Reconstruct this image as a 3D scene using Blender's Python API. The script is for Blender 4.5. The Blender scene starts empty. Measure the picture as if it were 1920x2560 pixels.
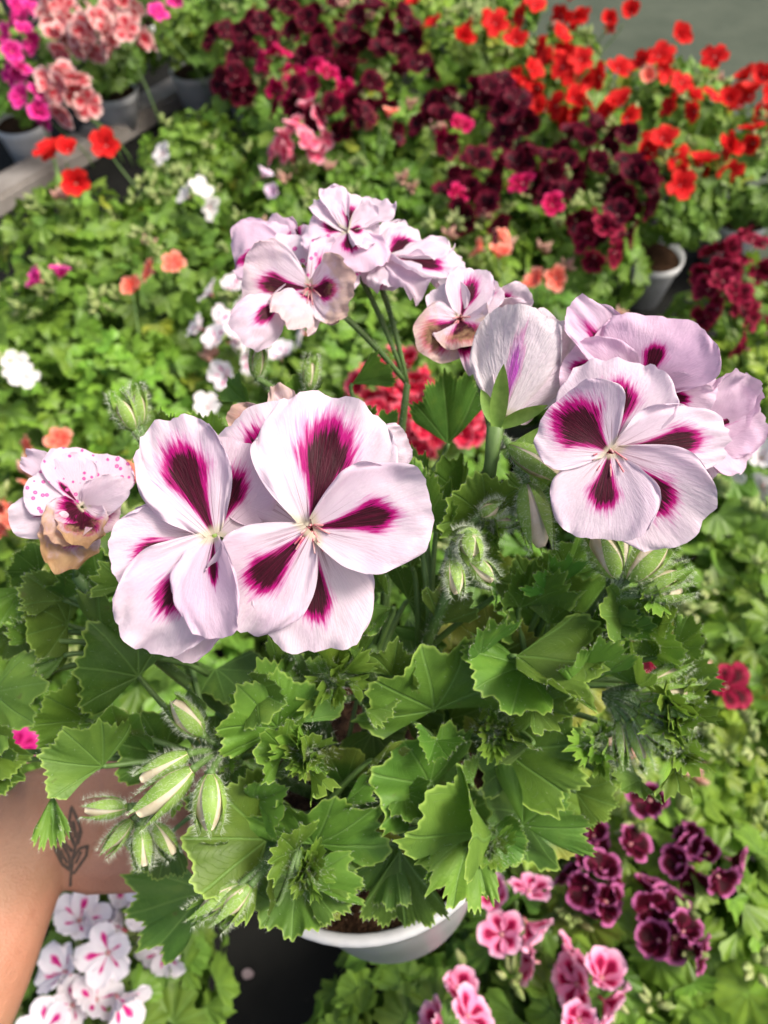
import bpy, bmesh, math, random
from math import sin, cos, pi, radians, sqrt, atan2
from mathutils import Vector, Matrix, noise
from mathutils.bvhtree import BVHTree

SC = bpy.context.scene
COL = SC.collection
V3 = Vector

# ------------------------------------------------------------------ camera
PITCH = radians(55.0)
CAM = V3((0.0, 0.0, 1.08))
FPX = 1922.0
cd = bpy.data.cameras.new('camera')
cam = bpy.data.objects.new('camera', cd); COL.objects.link(cam)
cam.location = CAM
cam.rotation_euler = (pi / 2 - PITCH, 0, 0)
cd.sensor_fit = 'VERTICAL'; cd.sensor_height = 36.0
cd.lens = 36.0 * FPX / 2560.0
cd.clip_start = 0.01; cd.clip_end = 200
cd.dof.use_dof = True
cd.dof.focus_distance = 0.250
cd.dof.aperture_fstop = 12.0
SC.camera = cam
FW = V3((0, cos(PITCH), -sin(PITCH))); UP = V3((0, sin(PITCH), cos(PITCH))); RT = V3((1, 0, 0))

def ray(x, y):
    return FW + RT * ((x - 960) / FPX) + UP * (-(y - 1280) / FPX)
def P(x, y, d):
    return CAM + ray(x, y) * d
def G(x, y, z):
    r = ray(x, y)
    return CAM + r * ((z - CAM.z) / r.z)

# ------------------------------------------------------------------ world, sun, exposure
SUN_EL, SUN_AZ = radians(56), radians(92)      # azimuth from +y towards +x
w = bpy.data.worlds.new('World'); SC.world = w; w.use_nodes = True
nt = w.node_tree
sky = nt.nodes.new('ShaderNodeTexSky'); sky.sky_type = 'NISHITA'
sky.sun_disc = False; sky.sun_elevation = SUN_EL; sky.sun_rotation = SUN_AZ
sky.dust_density = 6.0; sky.air_density = 1.0; sky.ozone_density = 0.3
nt.links.new(sky.outputs[0], nt.nodes['Background'].inputs[0])
nt.nodes['Background'].inputs[1].default_value = 0.15
sd = bpy.data.lights.new('sun', 'SUN'); sd.energy = 3.3; sd.angle = radians(17); sd.color = (1.0, 0.955, 0.88)
sun = bpy.data.objects.new('sun', sd); COL.objects.link(sun)
sv = V3((sin(SUN_AZ) * cos(SUN_EL), cos(SUN_AZ) * cos(SUN_EL), sin(SUN_EL)))
sun.rotation_euler = sv.to_track_quat('Z', 'Y').to_euler()
sun.location = (1.5, 1.5, 4)
SC.view_settings.view_transform = 'Standard'; SC.view_settings.look = 'None'
SC.view_settings.gamma = 1.0; SC.view_settings.exposure = 0.45
SC.cycles.use_denoising = True
SC.cycles.max_bounces = 5; SC.cycles.transmission_bounces = 5; SC.cycles.diffuse_bounces = 3
SC.cycles.glossy_bounces = 2; SC.cycles.adaptive_threshold = 0.02

# ------------------------------------------------------------------ node helpers
class NB:
    def __init__(s, name):
        s.m = bpy.data.materials.new(name); s.m.use_nodes = True
        s.t = s.m.node_tree; s.t.nodes.clear()
        s.out = s.t.nodes.new('ShaderNodeOutputMaterial')
    def n(s, typ, **kw):
        nd = s.t.nodes.new(typ)
        for k, v in kw.items(): setattr(nd, k, v)
        return nd
    def put(s, sock, v):
        if v is None: return
        if hasattr(v, 'is_output') or isinstance(v, bpy.types.NodeSocket): s.t.links.new(v, sock)
        else:
            if isinstance(v, (tuple, list)) and len(v) == 3 and sock.type == 'RGBA': v = (*v, 1)
            sock.default_value = v
    def math(s, op, a, b=None, c=None, clamp=False):
        nd = s.n('ShaderNodeMath', operation=op, use_clamp=clamp)
        for i, v in enumerate((a, b, c)):
            if v is not None: s.put(nd.inputs[i], v)
        return nd.outputs[0]
    def mix(s, f, a, b, mode='MIX'):
        nd = s.n('ShaderNodeMix', data_type='RGBA', blend_type=mode)
        s.put(nd.inputs[0], f); s.put(nd.inputs[6], a); s.put(nd.inputs[7], b)
        return nd.outputs[2]
    def noise(s, vec, scale, detail=2.0, rough=0.5, dist=0.0):
        nd = s.n('ShaderNodeTexNoise'); s.put(nd.inputs['Vector'], vec)
        nd.inputs['Scale'].default_value = scale; nd.inputs['Detail'].default_value = detail
        nd.inputs['Roughness'].default_value = rough; nd.inputs['Distortion'].default_value = dist
        return nd.outputs['Fac']
    def ss(s, x, a, b, lo=0.0, hi=1.0):
        nd = s.n('ShaderNodeMapRange', interpolation_type='SMOOTHSTEP')
        s.put(nd.inputs[0], x); nd.inputs[1].default_value = a; nd.inputs[2].default_value = b
        nd.inputs[3].default_value = lo; nd.inputs[4].default_value = hi
        return nd.outputs[0]
    def attr(s, name, typ='GEOMETRY'):
        return s.n('ShaderNodeAttribute', attribute_name=name, attribute_type=typ)
    def xyz(s, a, b, c):
        nd = s.n('ShaderNodeCombineXYZ')
        for i, v in enumerate((a, b, c)): s.put(nd.inputs[i], v)
        return nd.outputs[0]
    def sep(s, v):
        nd = s.n('ShaderNodeSeparateXYZ'); s.put(nd.inputs[0], v); return nd.outputs
    def bump(s, h, strength, dist):
        nd = s.n('ShaderNodeBump'); s.put(nd.inputs['Height'], h)
        nd.inputs['Strength'].default_value = strength; nd.inputs['Distance'].default_value = dist
        return nd.outputs[0]
    def bsdf(s, col, rough=0.5, normal=None, spec=0.5, sss=0.0, sssr=None, sheen=0.0, ior=1.45):
        b = s.n('ShaderNodeBsdfPrincipled')
        s.put(b.inputs['Base Color'], col); s.put(b.inputs['Roughness'], rough)
        s.put(b.inputs['Specular IOR Level'], spec)
        if normal is not None: s.put(b.inputs['Normal'], normal)
        if sss:
            b.inputs['Subsurface Weight'].default_value = sss
            b.inputs['Subsurface Radius'].default_value = sssr or (0.004, 0.0015, 0.0008)
            b.inputs['Subsurface Scale'].default_value = 1.0
        if sheen: b.inputs['Sheen Weight'].default_value = sheen
        return b.outputs[0]
    def translucent(s, shader, col, f, normal=None):
        t = s.n('ShaderNodeBsdfTranslucent'); s.put(t.inputs[0], col)
        if normal is not None: s.put(t.inputs['Normal'], normal)
        m = s.n('ShaderNodeMixShader'); s.put(m.inputs[0], f)
        s.t.links.new(shader, m.inputs[1]); s.t.links.new(t.outputs[0], m.inputs[2])
        return m.outputs[0]
    def done(s, shader):
        s.t.links.new(shader, s.out.inputs[0]); return s.m

# ------------------------------------------------------------------ object helpers
def link(name, data, parent=None, mat=None, **props):
    o = bpy.data.objects.new(name, data); COL.objects.link(o)
    if parent is not None: o.parent = parent
    if mat is not None and not data.materials: data.materials.append(mat)
    for k, v in props.items(): o[k] = v
    return o
def mesh(name, verts, faces, smooth=True):
    m = bpy.data.meshes.new(name); m.from_pydata([tuple(v) for v in verts], [], faces)
    if smooth: m.polygons.foreach_set('use_smooth', [True] * len(m.polygons))
    m.update()
    return m
def setuv(m, uv):
    l = m.uv_layers.new(name='UVMap')
    idx = [0] * len(m.loops); m.loops.foreach_get('vertex_index', idx)
    flat = []
    for i in idx: flat += uv[i]
    l.data.foreach_set('uv', flat)
def setcol(m, name, vals):
    a = m.attributes.new(name, 'FLOAT_COLOR', 'POINT')
    flat = []
    for v in vals: flat += v
    a.data.foreach_set('color', flat)
def empty(name, loc, **props):
    o = bpy.data.objects.new(name, None); COL.objects.link(o); o.location = loc
    o.empty_display_size = 0.02
    for k, v in props.items(): o[k] = v
    return o
def grid_faces(nu, nv):
    return [(j * nu + i, j * nu + i + 1, (j + 1) * nu + i + 1, (j + 1) * nu + i) for j in range(nv - 1) for i in range(nu - 1)]

def bez(a, b, c, d, t):
    u = 1 - t
    return a * u**3 + b * 3 * u * u * t + c * 3 * u * t * t + d * t**3
def tube_data(pts, radii, seg=8, cap=True):
    vs, fs = [], []
    n = len(pts); prev = None
    for i, p in enumerate(pts):
        t = (pts[min(i + 1, n - 1)] - pts[max(i - 1, 0)]).normalized()
        if prev is None:
            a = t.cross(V3((0, 0, 1)))
            if a.length < 0.1: a = t.cross(V3((1, 0, 0)))
            a.normalize()
        else:
            a = (prev - t * prev.dot(t)).normalized()
        prev = a; b = t.cross(a)
        r = radii[i] if isinstance(radii, (list, tuple)) else radii
        for k in range(seg):
            an = 2 * pi * k / seg
            vs.append(p + a * (r * cos(an)) + b * (r * sin(an)))
    for i in range(n - 1):
        for k in range(seg):
            k2 = (k + 1) % seg
            fs.append((i * seg + k, i * seg + k2, (i + 1) * seg + k2, (i + 1) * seg + k))
    if cap:
        fs.append(tuple(range(seg))[::-1]); fs.append(tuple((n - 1) * seg + k for k in range(seg)))
    return vs, fs
def tube(name, pts, radii, mat, parent, seg=8, org=None, **props):
    org = org or V3((0, 0, 0))
    v, f = tube_data([p - org for p in pts], radii, seg)
    return link(name, mesh(name, v, f), parent, mat, **props)
def hairs_mesh(samples, length, wid, rnd):
    """samples: list of (point, normal)"""
    vs, fs = [], []
    for p, n in samples:
        d = (n + V3((rnd.gauss(0, .5), rnd.gauss(0, .5), rnd.gauss(0, .5)))).normalized()
        s = d.cross(V3((rnd.gauss(0, 1), rnd.gauss(0, 1), rnd.gauss(0, 1)))).normalized() * wid * .5
        L = length * rnd.uniform(.5, 1.15)
        k = len(vs)
        vs += [p - s, p + s, p + d * L]
        fs.append((k, k + 1, k + 2))
    return mesh('hair', vs, fs, False)
def mesh_samples(verts, faces, n, rnd):
    out = []
    for _ in range(n):
        f = faces[rnd.randrange(len(faces))]
        a, b, c = verts[f[0]], verts[f[1]], verts[f[2]]
        u, v = rnd.random(), rnd.random()
        if u + v > 1: u, v = 1 - u, 1 - v
        nn = (b - a).cross(c - a)
        if nn.length < 1e-12: continue
        out.append((a + (b - a) * u + (c - a) * v, nn.normalized()))
    return out

# ------------------------------------------------------------------ materials
def petal_material(name, body=(.73, .605, .68), rim=None, blotch=(.045, .002, .011), border=(.44, .003, .17), trans=.36, veins=True, fine=True, rough=.55, wrinkle=.20):
    b = NB(name)
    at = b.attr('pet'); sc = b.n('ShaderNodeSeparateColor'); b.put(sc.inputs[0], at.outputs['Color'])
    d, wit, spt = sc.outputs[0], sc.outputs[1], sc.outputs[2]; tint = at.outputs['Alpha']
    uv = b.n('ShaderNodeUVMap').outputs[0]
    u, v, _ = b.sep(uv)
    uc = b.math('SUBTRACT', u, .5)
    ang = b.math('ARCTAN2', uc, b.math('ADD', v, .06))
    oi = b.n('ShaderNodeObjectInfo')
    rv = b.xyz(b.math('MULTIPLY', ang, 9.0), b.math('MULTIPLY', v, 1.1), b.math('MULTIPLY', oi.outputs['Random'], 37.0))
    rays = b.noise(rv, 2.6, 4.0 if fine else 1.0, .66)
    dd = b.math('ADD', d, b.math('MULTIPLY', b.math('SUBTRACT', rays, .5), 1.15))
    # body with fine streaks
    rv2 = b.xyz(b.math('MULTIPLY', ang, 30.0), b.math('MULTIPLY', v, 2.0), b.math('MULTIPLY', oi.outputs['Random'], 11.0))
    streak = b.noise(rv2, 1.6, 3.0 if fine else 0.0, .6)
    pink = (body[0] * .93, body[1] * .72, body[2] * .93)
    base = b.mix(b.ss(streak, .48, .85, 0, .38), body, pink)
    base = b.mix(tint, base, (body[0] * .98, body[1] * .76, body[2] * .93))
    if fine:
        big = b.noise(b.n('ShaderNodeTexCoord').outputs['Object'], 45, 2)
        base = b.mix(b.ss(big, .45, .75, 0, .3), base, pink)
    if rim: base = b.mix(b.ss(b.math('ADD', v, b.math('MULTIPLY', b.math('ABSOLUTE', uc), .35)), .72, .98), base, rim)
    col = b.mix(b.ss(dd, 1.28, .98), base, border)
    if fine:
        core = b.mix(b.ss(streak, .35, .75), (blotch[0] * .7, blotch[1], blotch[2] * .7), (blotch[0] * 1.9, blotch[1] * 1.3, blotch[2] * 1.8))
        dd2 = b.math('ADD', dd, b.math('MULTIPLY', b.math('SUBTRACT', streak, .5), .7))
        col = b.mix(b.ss(dd2, .96, .66), col, core)
        halo = b.math('ADD', dd, b.math('MULTIPLY', b.math('SUBTRACT', streak, .5), 1.6))
        col = b.mix(b.math('MULTIPLY', b.ss(halo, 1.55, 1.15), b.ss(dd, .95, 1.15, 0, .45)), col, (.58, .05, .36))
    else:
        col = b.mix(b.ss(dd, .88, .70), col, blotch)
    if veins:
        vw = b.math('ABSOLUTE', b.math('SINE', b.math('ADD', b.math('MULTIPLY', ang, 19.0), b.math('MULTIPLY', b.math('SUBTRACT', b.noise(rv, .9, 2), .5), 7.0))))
        near = b.ss(v, .44, .06)
        vm = b.math('MULTIPLY', b.math('MULTIPLY', b.ss(vw, .5, .12), near), b.ss(d, 4.2, 1.6))
        col = b.mix(b.math('MULTIPLY', vm, .9), col, (.17, .006, .06))
        col = b.mix(b.ss(v, .09, .02, 0, .8), col, (.62, .58, .40))
    if fine:
        vo = b.n('ShaderNodeTexVoronoi'); b.put(vo.inputs['Vector'], b.xyz(u, v, b.math('MULTIPLY', oi.outputs['Random'], 9.0))); vo.inputs['Scale'].default_value = 7.0
        vo.inputs['Randomness'].default_value = .9
        sp = b.math('MULTIPLY', b.ss(vo.outputs['Distance'], .30, .22), spt)
        sp = b.math('MULTIPLY', sp, b.ss(vo.outputs['Distance'], .02, .16, .45, 1))
        col = b.mix(sp, col, (.66, .09, .36))
        wn = b.noise(b.xyz(u, v, b.math('MULTIPLY', oi.outputs['Random'], 5.0)), 5.0, 4, .6)
        wv = b.math('MULTIPLY', wit, b.ss(b.math('ADD', b.math('ADD', v, b.math('MULTIPLY', b.math('ABSOLUTE', uc), .4)), b.math('MULTIPLY', b.math('SUBTRACT', wn, .5), 1.1)), .45, .95))
        brown = b.mix(wn, (.30, .105, .035), (.72, .50, .27))
        col = b.mix(wv, col, brown)
    bh = b.math('ADD', streak, b.math('MULTIPLY', b.noise(b.xyz(b.math('MULTIPLY', ang, 14.0), b.math('MULTIPLY', v, 7.0), b.math('MULTIPLY', oi.outputs['Random'], 3.0)), 2.0, 2.0), 1.3)) if fine else streak
    nrm = b.bump(bh, wrinkle, .0012) if fine else None
    sh = b.bsdf(col, rough, nrm, .22 if fine else .10)
    return b.done(b.translucent(sh, col, trans, nrm))

def leaf_material(name, c1=(.062, .145, .017), c2=(.120, .240, .029), edge=(.36, .52, .10), trans=.27, rough=.42, fine=True):
    b = NB(name)
    uv = b.n('ShaderNodeUVMap').outputs[0]
    u, v, _ = b.sep(uv)             # u: angle in radians / pi + .5 ; v: 0 base 1 rim
    th = b.math('MULTIPLY', b.math('SUBTRACT', u, .5), pi)
    oi = b.n('ShaderNodeObjectInfo')
    rnd = oi.outputs['Random']
    tc = b.n('ShaderNodeTexCoord').outputs['Object']
    pp = b.math('PINGPONG', (b.math('ADD', th, b.math('MULTIPLY', b.math('SUBTRACT', b.noise(tc, 25, 1), .5), .25)) if fine else th), .30)
    dist = b.math('MULTIPLY', pp, v)
    main = b.ss(dist, .022, .006)
    sec = b.math('ABSOLUTE', b.math('SINE', b.math('MULTIPLY', b.math('SUBTRACT', v, b.math('MULTIPLY', pp, 1.1)), 30.0)))
    secm = b.math('MULTIPLY', b.ss(sec, .16, .02), b.ss(v, .2, .45))
    n1 = b.noise(tc, 38 if fine else 1.6, 3 if fine else 1, .55)
    base = b.mix(b.ss(n1, .3, .72), c1, c2)
    hs = b.n('ShaderNodeHueSaturation')
    b.put(hs.inputs['Hue'], b.math('ADD', .488, b.math('MULTIPLY', rnd, .022)))
    b.put(hs.inputs['Value'], b.math('ADD', .78, b.math('MULTIPLY', rnd, .45)))
    b.put(hs.inputs['Color'], base); hs.inputs['Saturation'].default_value = .97
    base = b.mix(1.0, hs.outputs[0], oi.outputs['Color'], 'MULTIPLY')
    base = b.mix(b.math('MULTIPLY', main, .55), base, (.17, .31, .07))
    base = b.mix(b.math('MULTIPLY', secm, .22), base, (.15, .28, .06))
    base = b.mix(b.ss(v, .94, 1.0, 0, .85), base, edge)
    at = b.attr('old')
    ol = b.math('MULTIPLY', at.outputs['Fac'], b.ss(b.math('ADD', v, b.math('MULTIPLY', n1, .5)), .55, 1.2))
    base = b.mix(ol, base, (.42, .36, .055))
    if not fine:
        return b.done(b.translucent(b.bsdf(base, rough, None, .32), b.mix(.5, base, (.28, .44, .05)), trans))
    vo = b.n('ShaderNodeTexVoronoi', feature='DISTANCE_TO_EDGE'); b.put(vo.inputs['Vector'], tc); vo.inputs['Scale'].default_value = 300
    net = b.ss(vo.outputs['Distance'], .10, .0)
    base = b.mix(b.math('MULTIPLY', net, .07), base, (.17, .32, .05))
    blot = b.noise(tc, 75, 3, .6)
    base = b.mix(b.ss(blot, .56, .78, 0, .35), base, (.20, .30, .04))
    base = b.mix(b.ss(b.noise(tc, 160, 2, .5), .70, .76, 0, .5), base, (.10, .085, .03))
    micro = b.noise(tc, 420, 2, .6)
    pal = b.math('SUBTRACT', b.math('MULTIPLY', micro, .22), b.math('ADD', b.math('MULTIPLY', main, 1.0), b.math('MULTIPLY', secm, .45)))
    nrm = b.bump(pal, .5, .0011)
    sh = b.bsdf(base, b.math('ADD', rough, b.math('MULTIPLY', micro, .2)), nrm, .33)
    tr = b.mix(.5, base, (.26, .42, .05))
    return b.done(b.translucent(sh, tr, trans, nrm))

def plain(name, c1, c2, scale, rough=.5, trans=0.0, spec=.4, bump=.0, detail=3, bdist=.002, metal=0):
    b = NB(name); tc = b.n('ShaderNodeTexCoord').outputs['Object']
    n1 = b.noise(tc, scale, detail, .6)
    col = b.mix(b.ss(n1, .3, .7), c1, c2)
    nrm = b.bump(b.noise(tc, scale * 3, 4, .65), bump, bdist) if bump else None
    sh = b.bsdf(col, rough, nrm, spec)
    return b.done(b.translucent(sh, col, trans) if trans else sh)

M_PETAL = petal_material('petal_pink_white')
M_PETALB = petal_material('petal_outside', (.76, .69, .72), None, (.42, .10, .42), (.66, .42, .62), trans=.45, wrinkle=.55)
M_LEAF = leaf_material('leaf_green')
M_LEAF_BG = leaf_material('leaf_green_soft', (.076, .162, .018), (.138, .265, .030), edge=(.17, .30, .04), trans=.30, rough=.45, fine=False)
M_STEM = plain('stem_green', (.085, .165, .040), (.14, .235, .065), 60, .5, .12, bump=.2)
M_STEMW = plain('stem_woody', (.10, .11, .04), (.20, .15, .08), 80, .65, 0, bump=.4)
M_SEPAL = plain('sepal_green', (.165, .30, .045), (.27, .42, .085), 140, .45, .25)
M_BUD = plain('bud_cream', (.74, .62, .42), (.82, .73, .56), 170, .55, .3, bump=.2, bdist=.001)
M_HAIR = plain('hair_white', (.72, .78, .62), (.82, .86, .70), 30, .4, .4)
M_STAMEN = plain('stamen_pink', (.70, .45, .42), (.62, .10, .16), 300, .5, .2)
def pot_material():
    b = NB('pot_plastic'); tc = b.n('ShaderNodeTexCoord').outputs['Object']
    n1 = b.noise(tc, 30, 4, .6); n2 = b.noise(tc, 240, 4, .7); n3 = b.noise(tc, 60, 5, .75)
    col = b.mix(b.ss(n1, .3, .7), (.43, .43, .43), (.53, .53, .52))
    col = b.mix(b.ss(n3, .55, .75, 0, .45), col, (.42, .38, .32))
    col = b.mix(b.ss(n2, .68, .74, 0, .8), col, (.16, .11, .075))
    return b.done(b.bsdf(col, b.math('ADD', .3, b.math('MULTIPLY', n1, .25)), b.bump(n1, .1, .002), .45))
M_POT = pot_material()
M_POTBG = plain('pot_plastic_grey', (.56, .57, .58), (.68, .68, .67), 18, .42, 0, .5, bump=.1)

def soil_material():
    b = NB('soil_peat'); tc = b.n('ShaderNodeTexCoord').outputs['Object']
    n1 = b.noise(tc, 160, 5, .7); n2 = b.noise(tc, 420, 3, .6)
    col = b.mix(b.ss(n1, .35, .7), (.030, .016, .009), (.115, .060, .032))
    col = b.mix(b.ss(n2, .66, .72), col, (.26, .17, .11))
    return b.done(b.bsdf(col, .95, b.bump(b.math('ADD', n1, n2), 1.0, .006), .1))
M_SOIL = soil_material()
def ground_material():
    b = NB('weed_mat'); tc = b.n('ShaderNodeTexCoord').outputs['Object']
    wv = b.n('ShaderNodeTexWave', bands_direction='X'); b.put(wv.inputs[0], tc); wv.inputs['Scale'].default_value = 150; wv.inputs['Distortion'].default_value = .4
    wv2 = b.n('ShaderNodeTexWave', bands_direction='Y'); b.put(wv2.inputs[0], tc); wv2.inputs['Scale'].default_value = 150; wv2.inputs['Distortion'].default_value = .4
    n1 = b.noise(tc, 7, 5, .6); n2 = b.noise(tc, 90, 3, .6)
    col = b.mix(b.ss(n1, .3, .7), (.0045, .0048, .0042), (.010, .010, .0085))
    col = b.mix(b.ss(n2, .70, .76, 0, .5), col, (.06, .055, .05))
    return b.done(b.bsdf(col, .7, b.bump(b.math('ADD', wv.outputs['Fac'], wv2.outputs['Fac']), .4, .001), .12))
M_GROUND = ground_material()
def concrete_material(name, a, c, s=9):
    b = NB(name); tc = b.n('ShaderNodeTexCoord').outputs['Object']
    n1 = b.noise(tc, s, 6, .65); n2 = b.noise(tc, s * 14, 4, .6)
    col = b.mix(b.ss(n1, .3, .72), a, c)
    col = b.mix(b.ss(n2, .62, .75, 0, .5), col, (a[0] * .5, a[1] * .5, a[2] * .5))
    return b.done(b.bsdf(col, .85, b.bump(b.math('ADD', n1, b.math('MULTIPLY', n2, .4)), .6, .006), .25))
M_CONC = concrete_material('concrete_kerb', (.20, .175, .15), (.33, .30, .27))
M_PATH = concrete_material('algae_concrete', (.040, .052, .034), (.066, .078, .054), 4)

# ------------------------------------------------------------------ setting
gm = mesh('ground', [(-60, -60, 0), (60, -60, 0), (60, 60, 0), (-60, 60, 0)], [(0, 1, 2, 3)], False)
link('ground', gm, None, M_GROUND, kind='structure')
pa, pb = G(1420, -20, 0), G(2120, 560, 0)
pd = (pb - pa).normalized(); pn = V3((-pd.y, pd.x, 0))
if pn.y < 0: pn = -pn
q0, q1 = pa - pd * 1.6 - pn * .32, pb + pd * 12 - pn * .32
pv = [q0, q1, q1 + pn * 14, q0 + pn * 14]
link('path', mesh('path', [v + V3((0, 0, .004)) for v in pv], [(0, 1, 2, 3)], False), None, M_PATH, kind='structure')
# low concrete edging between two blocks of pots (upper left of the photo)
ka, kb = G(-60, 525, .05), G(440, 235, .05)
kd = (kb - ka).normalized(); kn = V3((-kd.y, kd.x, 0))
def make_kerb():
    bm = bmesh.new()
    L = (kb - ka).length
    a0 = ka - kd * 1.2
    n = 4; seg = (L + 1.45) / n
    root = None
    for i in range(n):
        p = a0 + kd * (seg * i + .004); q = a0 + kd * (seg * (i + 1) - .004)
        vs = [p, q, q + kn * .085, p + kn * .085]
        b2 = bmesh.new()
        lo = [b2.verts.new((v.x, v.y, 0.0)) for v in vs]; hi = [b2.verts.new((v.x, v.y, .05)) for v in vs]
        b2.faces.new(hi); b2.faces.new(lo[::-1])
        for k in range(4): b2.faces.new((lo[k], lo[(k + 1) % 4], hi[(k + 1) % 4], hi[k]))
        bmesh.ops.recalc_face_normals(b2, faces=b2.faces)
        bmesh.ops.bevel(b2, geom=list(b2.edges), offset=.008, segments=2, affect='EDGES')
        m = bpy.data.meshes.new('kerb_block'); b2.to_mesh(m); b2.free()
        if root is None:
            root = empty('kerb', (0, 0, 0), label='weathered grey concrete kerb running diagonally between the pots at upper left', category='kerb')
        link('kerb_block', m, root, M_CONC)
    return root
make_kerb()

# ------------------------------------------------------------------ petals and leaves (shape)
def petal_mesh(L, W, seed, c=.42, kl=.5, kr=.5, bow=.05, ruf=.05, reflex=.0, blotch=(.55, .20, .26), asym=0., nu=31, nv=24, wither=0., spots=0., tint=0., crumple=0., claw=.20):
    vs, uv, at = [], [], []
    so = V3((seed * 3.17 % 50, seed * 1.31 % 50, seed * .77 % 50))
    y0, bw, bl = blotch
    for j in range(nv):
        t = j / (nv - 1)
        g = claw + (1 - claw) * sin(min(t / .74, 1) * pi / 2) ** 1.02
        if t > .74: g *= 1 - .10 * ((t - .74) / .26) ** 2
        for i in range(nu):
            s = -1 + 2 * i / (nu - 1)
            sx = sin(s * pi / 2)
            k = (kr if s > 0 else kl) or 1e-4
            wloc = W * .5 * g * (1 + asym * s)
            edge = max(abs(s) ** 3, t ** 4)
            en = noise.noise(so + V3((s * 2.2, t * 1.5, 0)))
            en2 = noise.noise(so + V3((s * 7, t * 5, 4)))
            wl = wloc * (1 + (.08 * en + .035 * en2) * abs(s))
            x = wl * sin(k * sx) / k
            z = wl * (1 - cos(k * sx)) / k
            en3 = noise.noise(so + V3((s * 15, t * 11, 7)))
            y = L * t * (1 - c * abs(s) ** 2.3) * (1 + t * t * (.050 * en + .030 * en2 + .014 * en3 * t))
            z += L * bow * 4 * t * (1 - t)
            z -= L * reflex * max(0, t - .55) ** 2 * 4
            z += L * ruf * 1.65 * edge * (1.25 * noise.noise(so + V3((s * 3.1, t * 2.2, 9))) + .65 * en2)
            z += L * .020 * noise.noise(so + V3((s * 5 * (1.2 - t), t * 1.2, 20))) * t + L * .022 * noise.noise(so + V3((s * 2.3, t * 2.6, 33))) * t
            if crumple:
                q = so + V3((x / L * 6, y / L * 6, 3))
                x += L * crumple * noise.noise(q) * t; z += L * crumple * 1.6 * noise.noise(q + V3((9, 0, 0))) * t
                y += L * crumple * noise.noise(q + V3((0, 9, 0))) * t
            vs.append(V3((x, y, z)))
            fx = wl * sx / L; fy = t * (1 - c * abs(s) ** 2.3)
            uv.append((fx + .5, fy))
            if bl <= 0: d = 9.0
            else:
                if fy > y0: hw = bw * sqrt(max(1e-4, 1 - min(.999, ((fy - y0) / bl) ** 2))); d = sqrt((fx / bw) ** 2 + ((fy - y0) / bl) ** 2)
                else:
                    f = max(0, fy / y0); hw = bw * (.12 + .88 * f ** 1.5)
                    d = abs(fx) / hw + .25 * max(0, (1 - f)) 
            at.append((min(d, 6), wither, spots, tint))
    m = mesh('petal', vs, grid_faces(nu, nv)); setuv(m, uv); setcol(m, 'pet', at)
    return m

def place(o, base, tip, nhint, roll=0.):
    Y = (tip - base).normalized()
    N = nhint - Y * nhint.dot(Y)
    if N.length < 1e-4: N = Y.orthogonal()
    N.normalize()
    if roll: N = Matrix.Rotation(radians(roll), 3, Y) @ N
    X = Y.cross(N)
    m = Matrix((X, Y, N)).transposed().to_4x4(); m.translation = base
    o.matrix_basis = m

def leaf_mesh(R, seed, span=112, teeth=34, lobes=5, tamp=.055, lamp=.06, cone=.30, pleat=.010, wave=.15, fold=0., droop=.12, nr=9, per=4, old=0., curl=0., aspect=1.0):
    rnd = random.Random(seed); ph = rnd.uniform(0, 6.28)
    na = teeth * per + 1; sp = radians(span)
    vs, uv, ol = [], [], []
    so = V3((seed * 1.7 % 40, seed * .9 % 40, 2))
    jit = [rnd.uniform(.25, 1.7) for _ in range(teeth + 2)]
    for j in range(nr):
        q = j / (nr - 1)
        for i in range(na):
            f = i / (na - 1); th = -sp + 2 * sp * f
            k = i % per; ti = i // per
            saw = (k / per) if per > 2 else (1.0 if k else 0.)
            saw = (1 - abs(2 * saw - 1)) ** 1.6 if per > 2 else saw
            rim = 1 + lamp * cos(lobes * th * 180 / span * .5 * 2 * pi / pi * .5 * 2 * .5) * 1.0
            rim = 1 + lamp * (cos(lobes * pi * (f - .5) * 2 * .5 * 2 * .5) if False else cos(2 * pi * lobes * (f - .5)))
            rim *= 1 - .16 * (abs(th) / sp) ** 2
            rim += .07 * noise.noise(so + V3((th * 1.4, 0, 0)))
            tooth = tamp * (saw * jit[ti] - .5) * q ** 5
            end = max(0, (abs(th) / sp - .93) / .07)
            r = R * (q * rim * (1 - .12 * end) + tooth * (1 - end))
            x = r * sin(th) * aspect; y = r * cos(th)
            z = cone * r
            z += pleat * r * cos(th / .30 * pi + pi) 
            z += wave * R * q ** 2.2 * sin(3 * th + ph) + wave * .7 * R * q ** 3 * noise.noise(so + V3((th * 3, q, 5))) * 1.6
            z += curl * R * q ** 4 + .045 * R * noise.noise(so + V3((x / R * 3.2, y / R * 3.2, 11))) * q
            if fold:
                a = fold; ax = abs(x); z += ax * sin(a); x = x * cos(a)
            yy = y / R
            z -= droop * R * yy * abs(yy)
            vs.append(V3((x, y, z))); uv.append((th / pi + .5, q)); ol.append(old)
    m = mesh('leaf', vs, grid_faces(na, nr)); setuv(m, uv)
    a = m.attributes.new('old', 'FLOAT', 'POINT'); a.data.foreach_set('value', ol)
    return m

# ------------------------------------------------------------------ the held plant
RND = random.Random(7)
POT_C = P(908, 1958, .428)                       # centre of the rim
POT_AX = (V3((-.12, .16, 1))).normalized()
hero = empty('potted_geranium', (0, 0, 0), label='pink and white geranium with maroon blotched petals in a white pot, held up by hand', category='plant')

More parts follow.
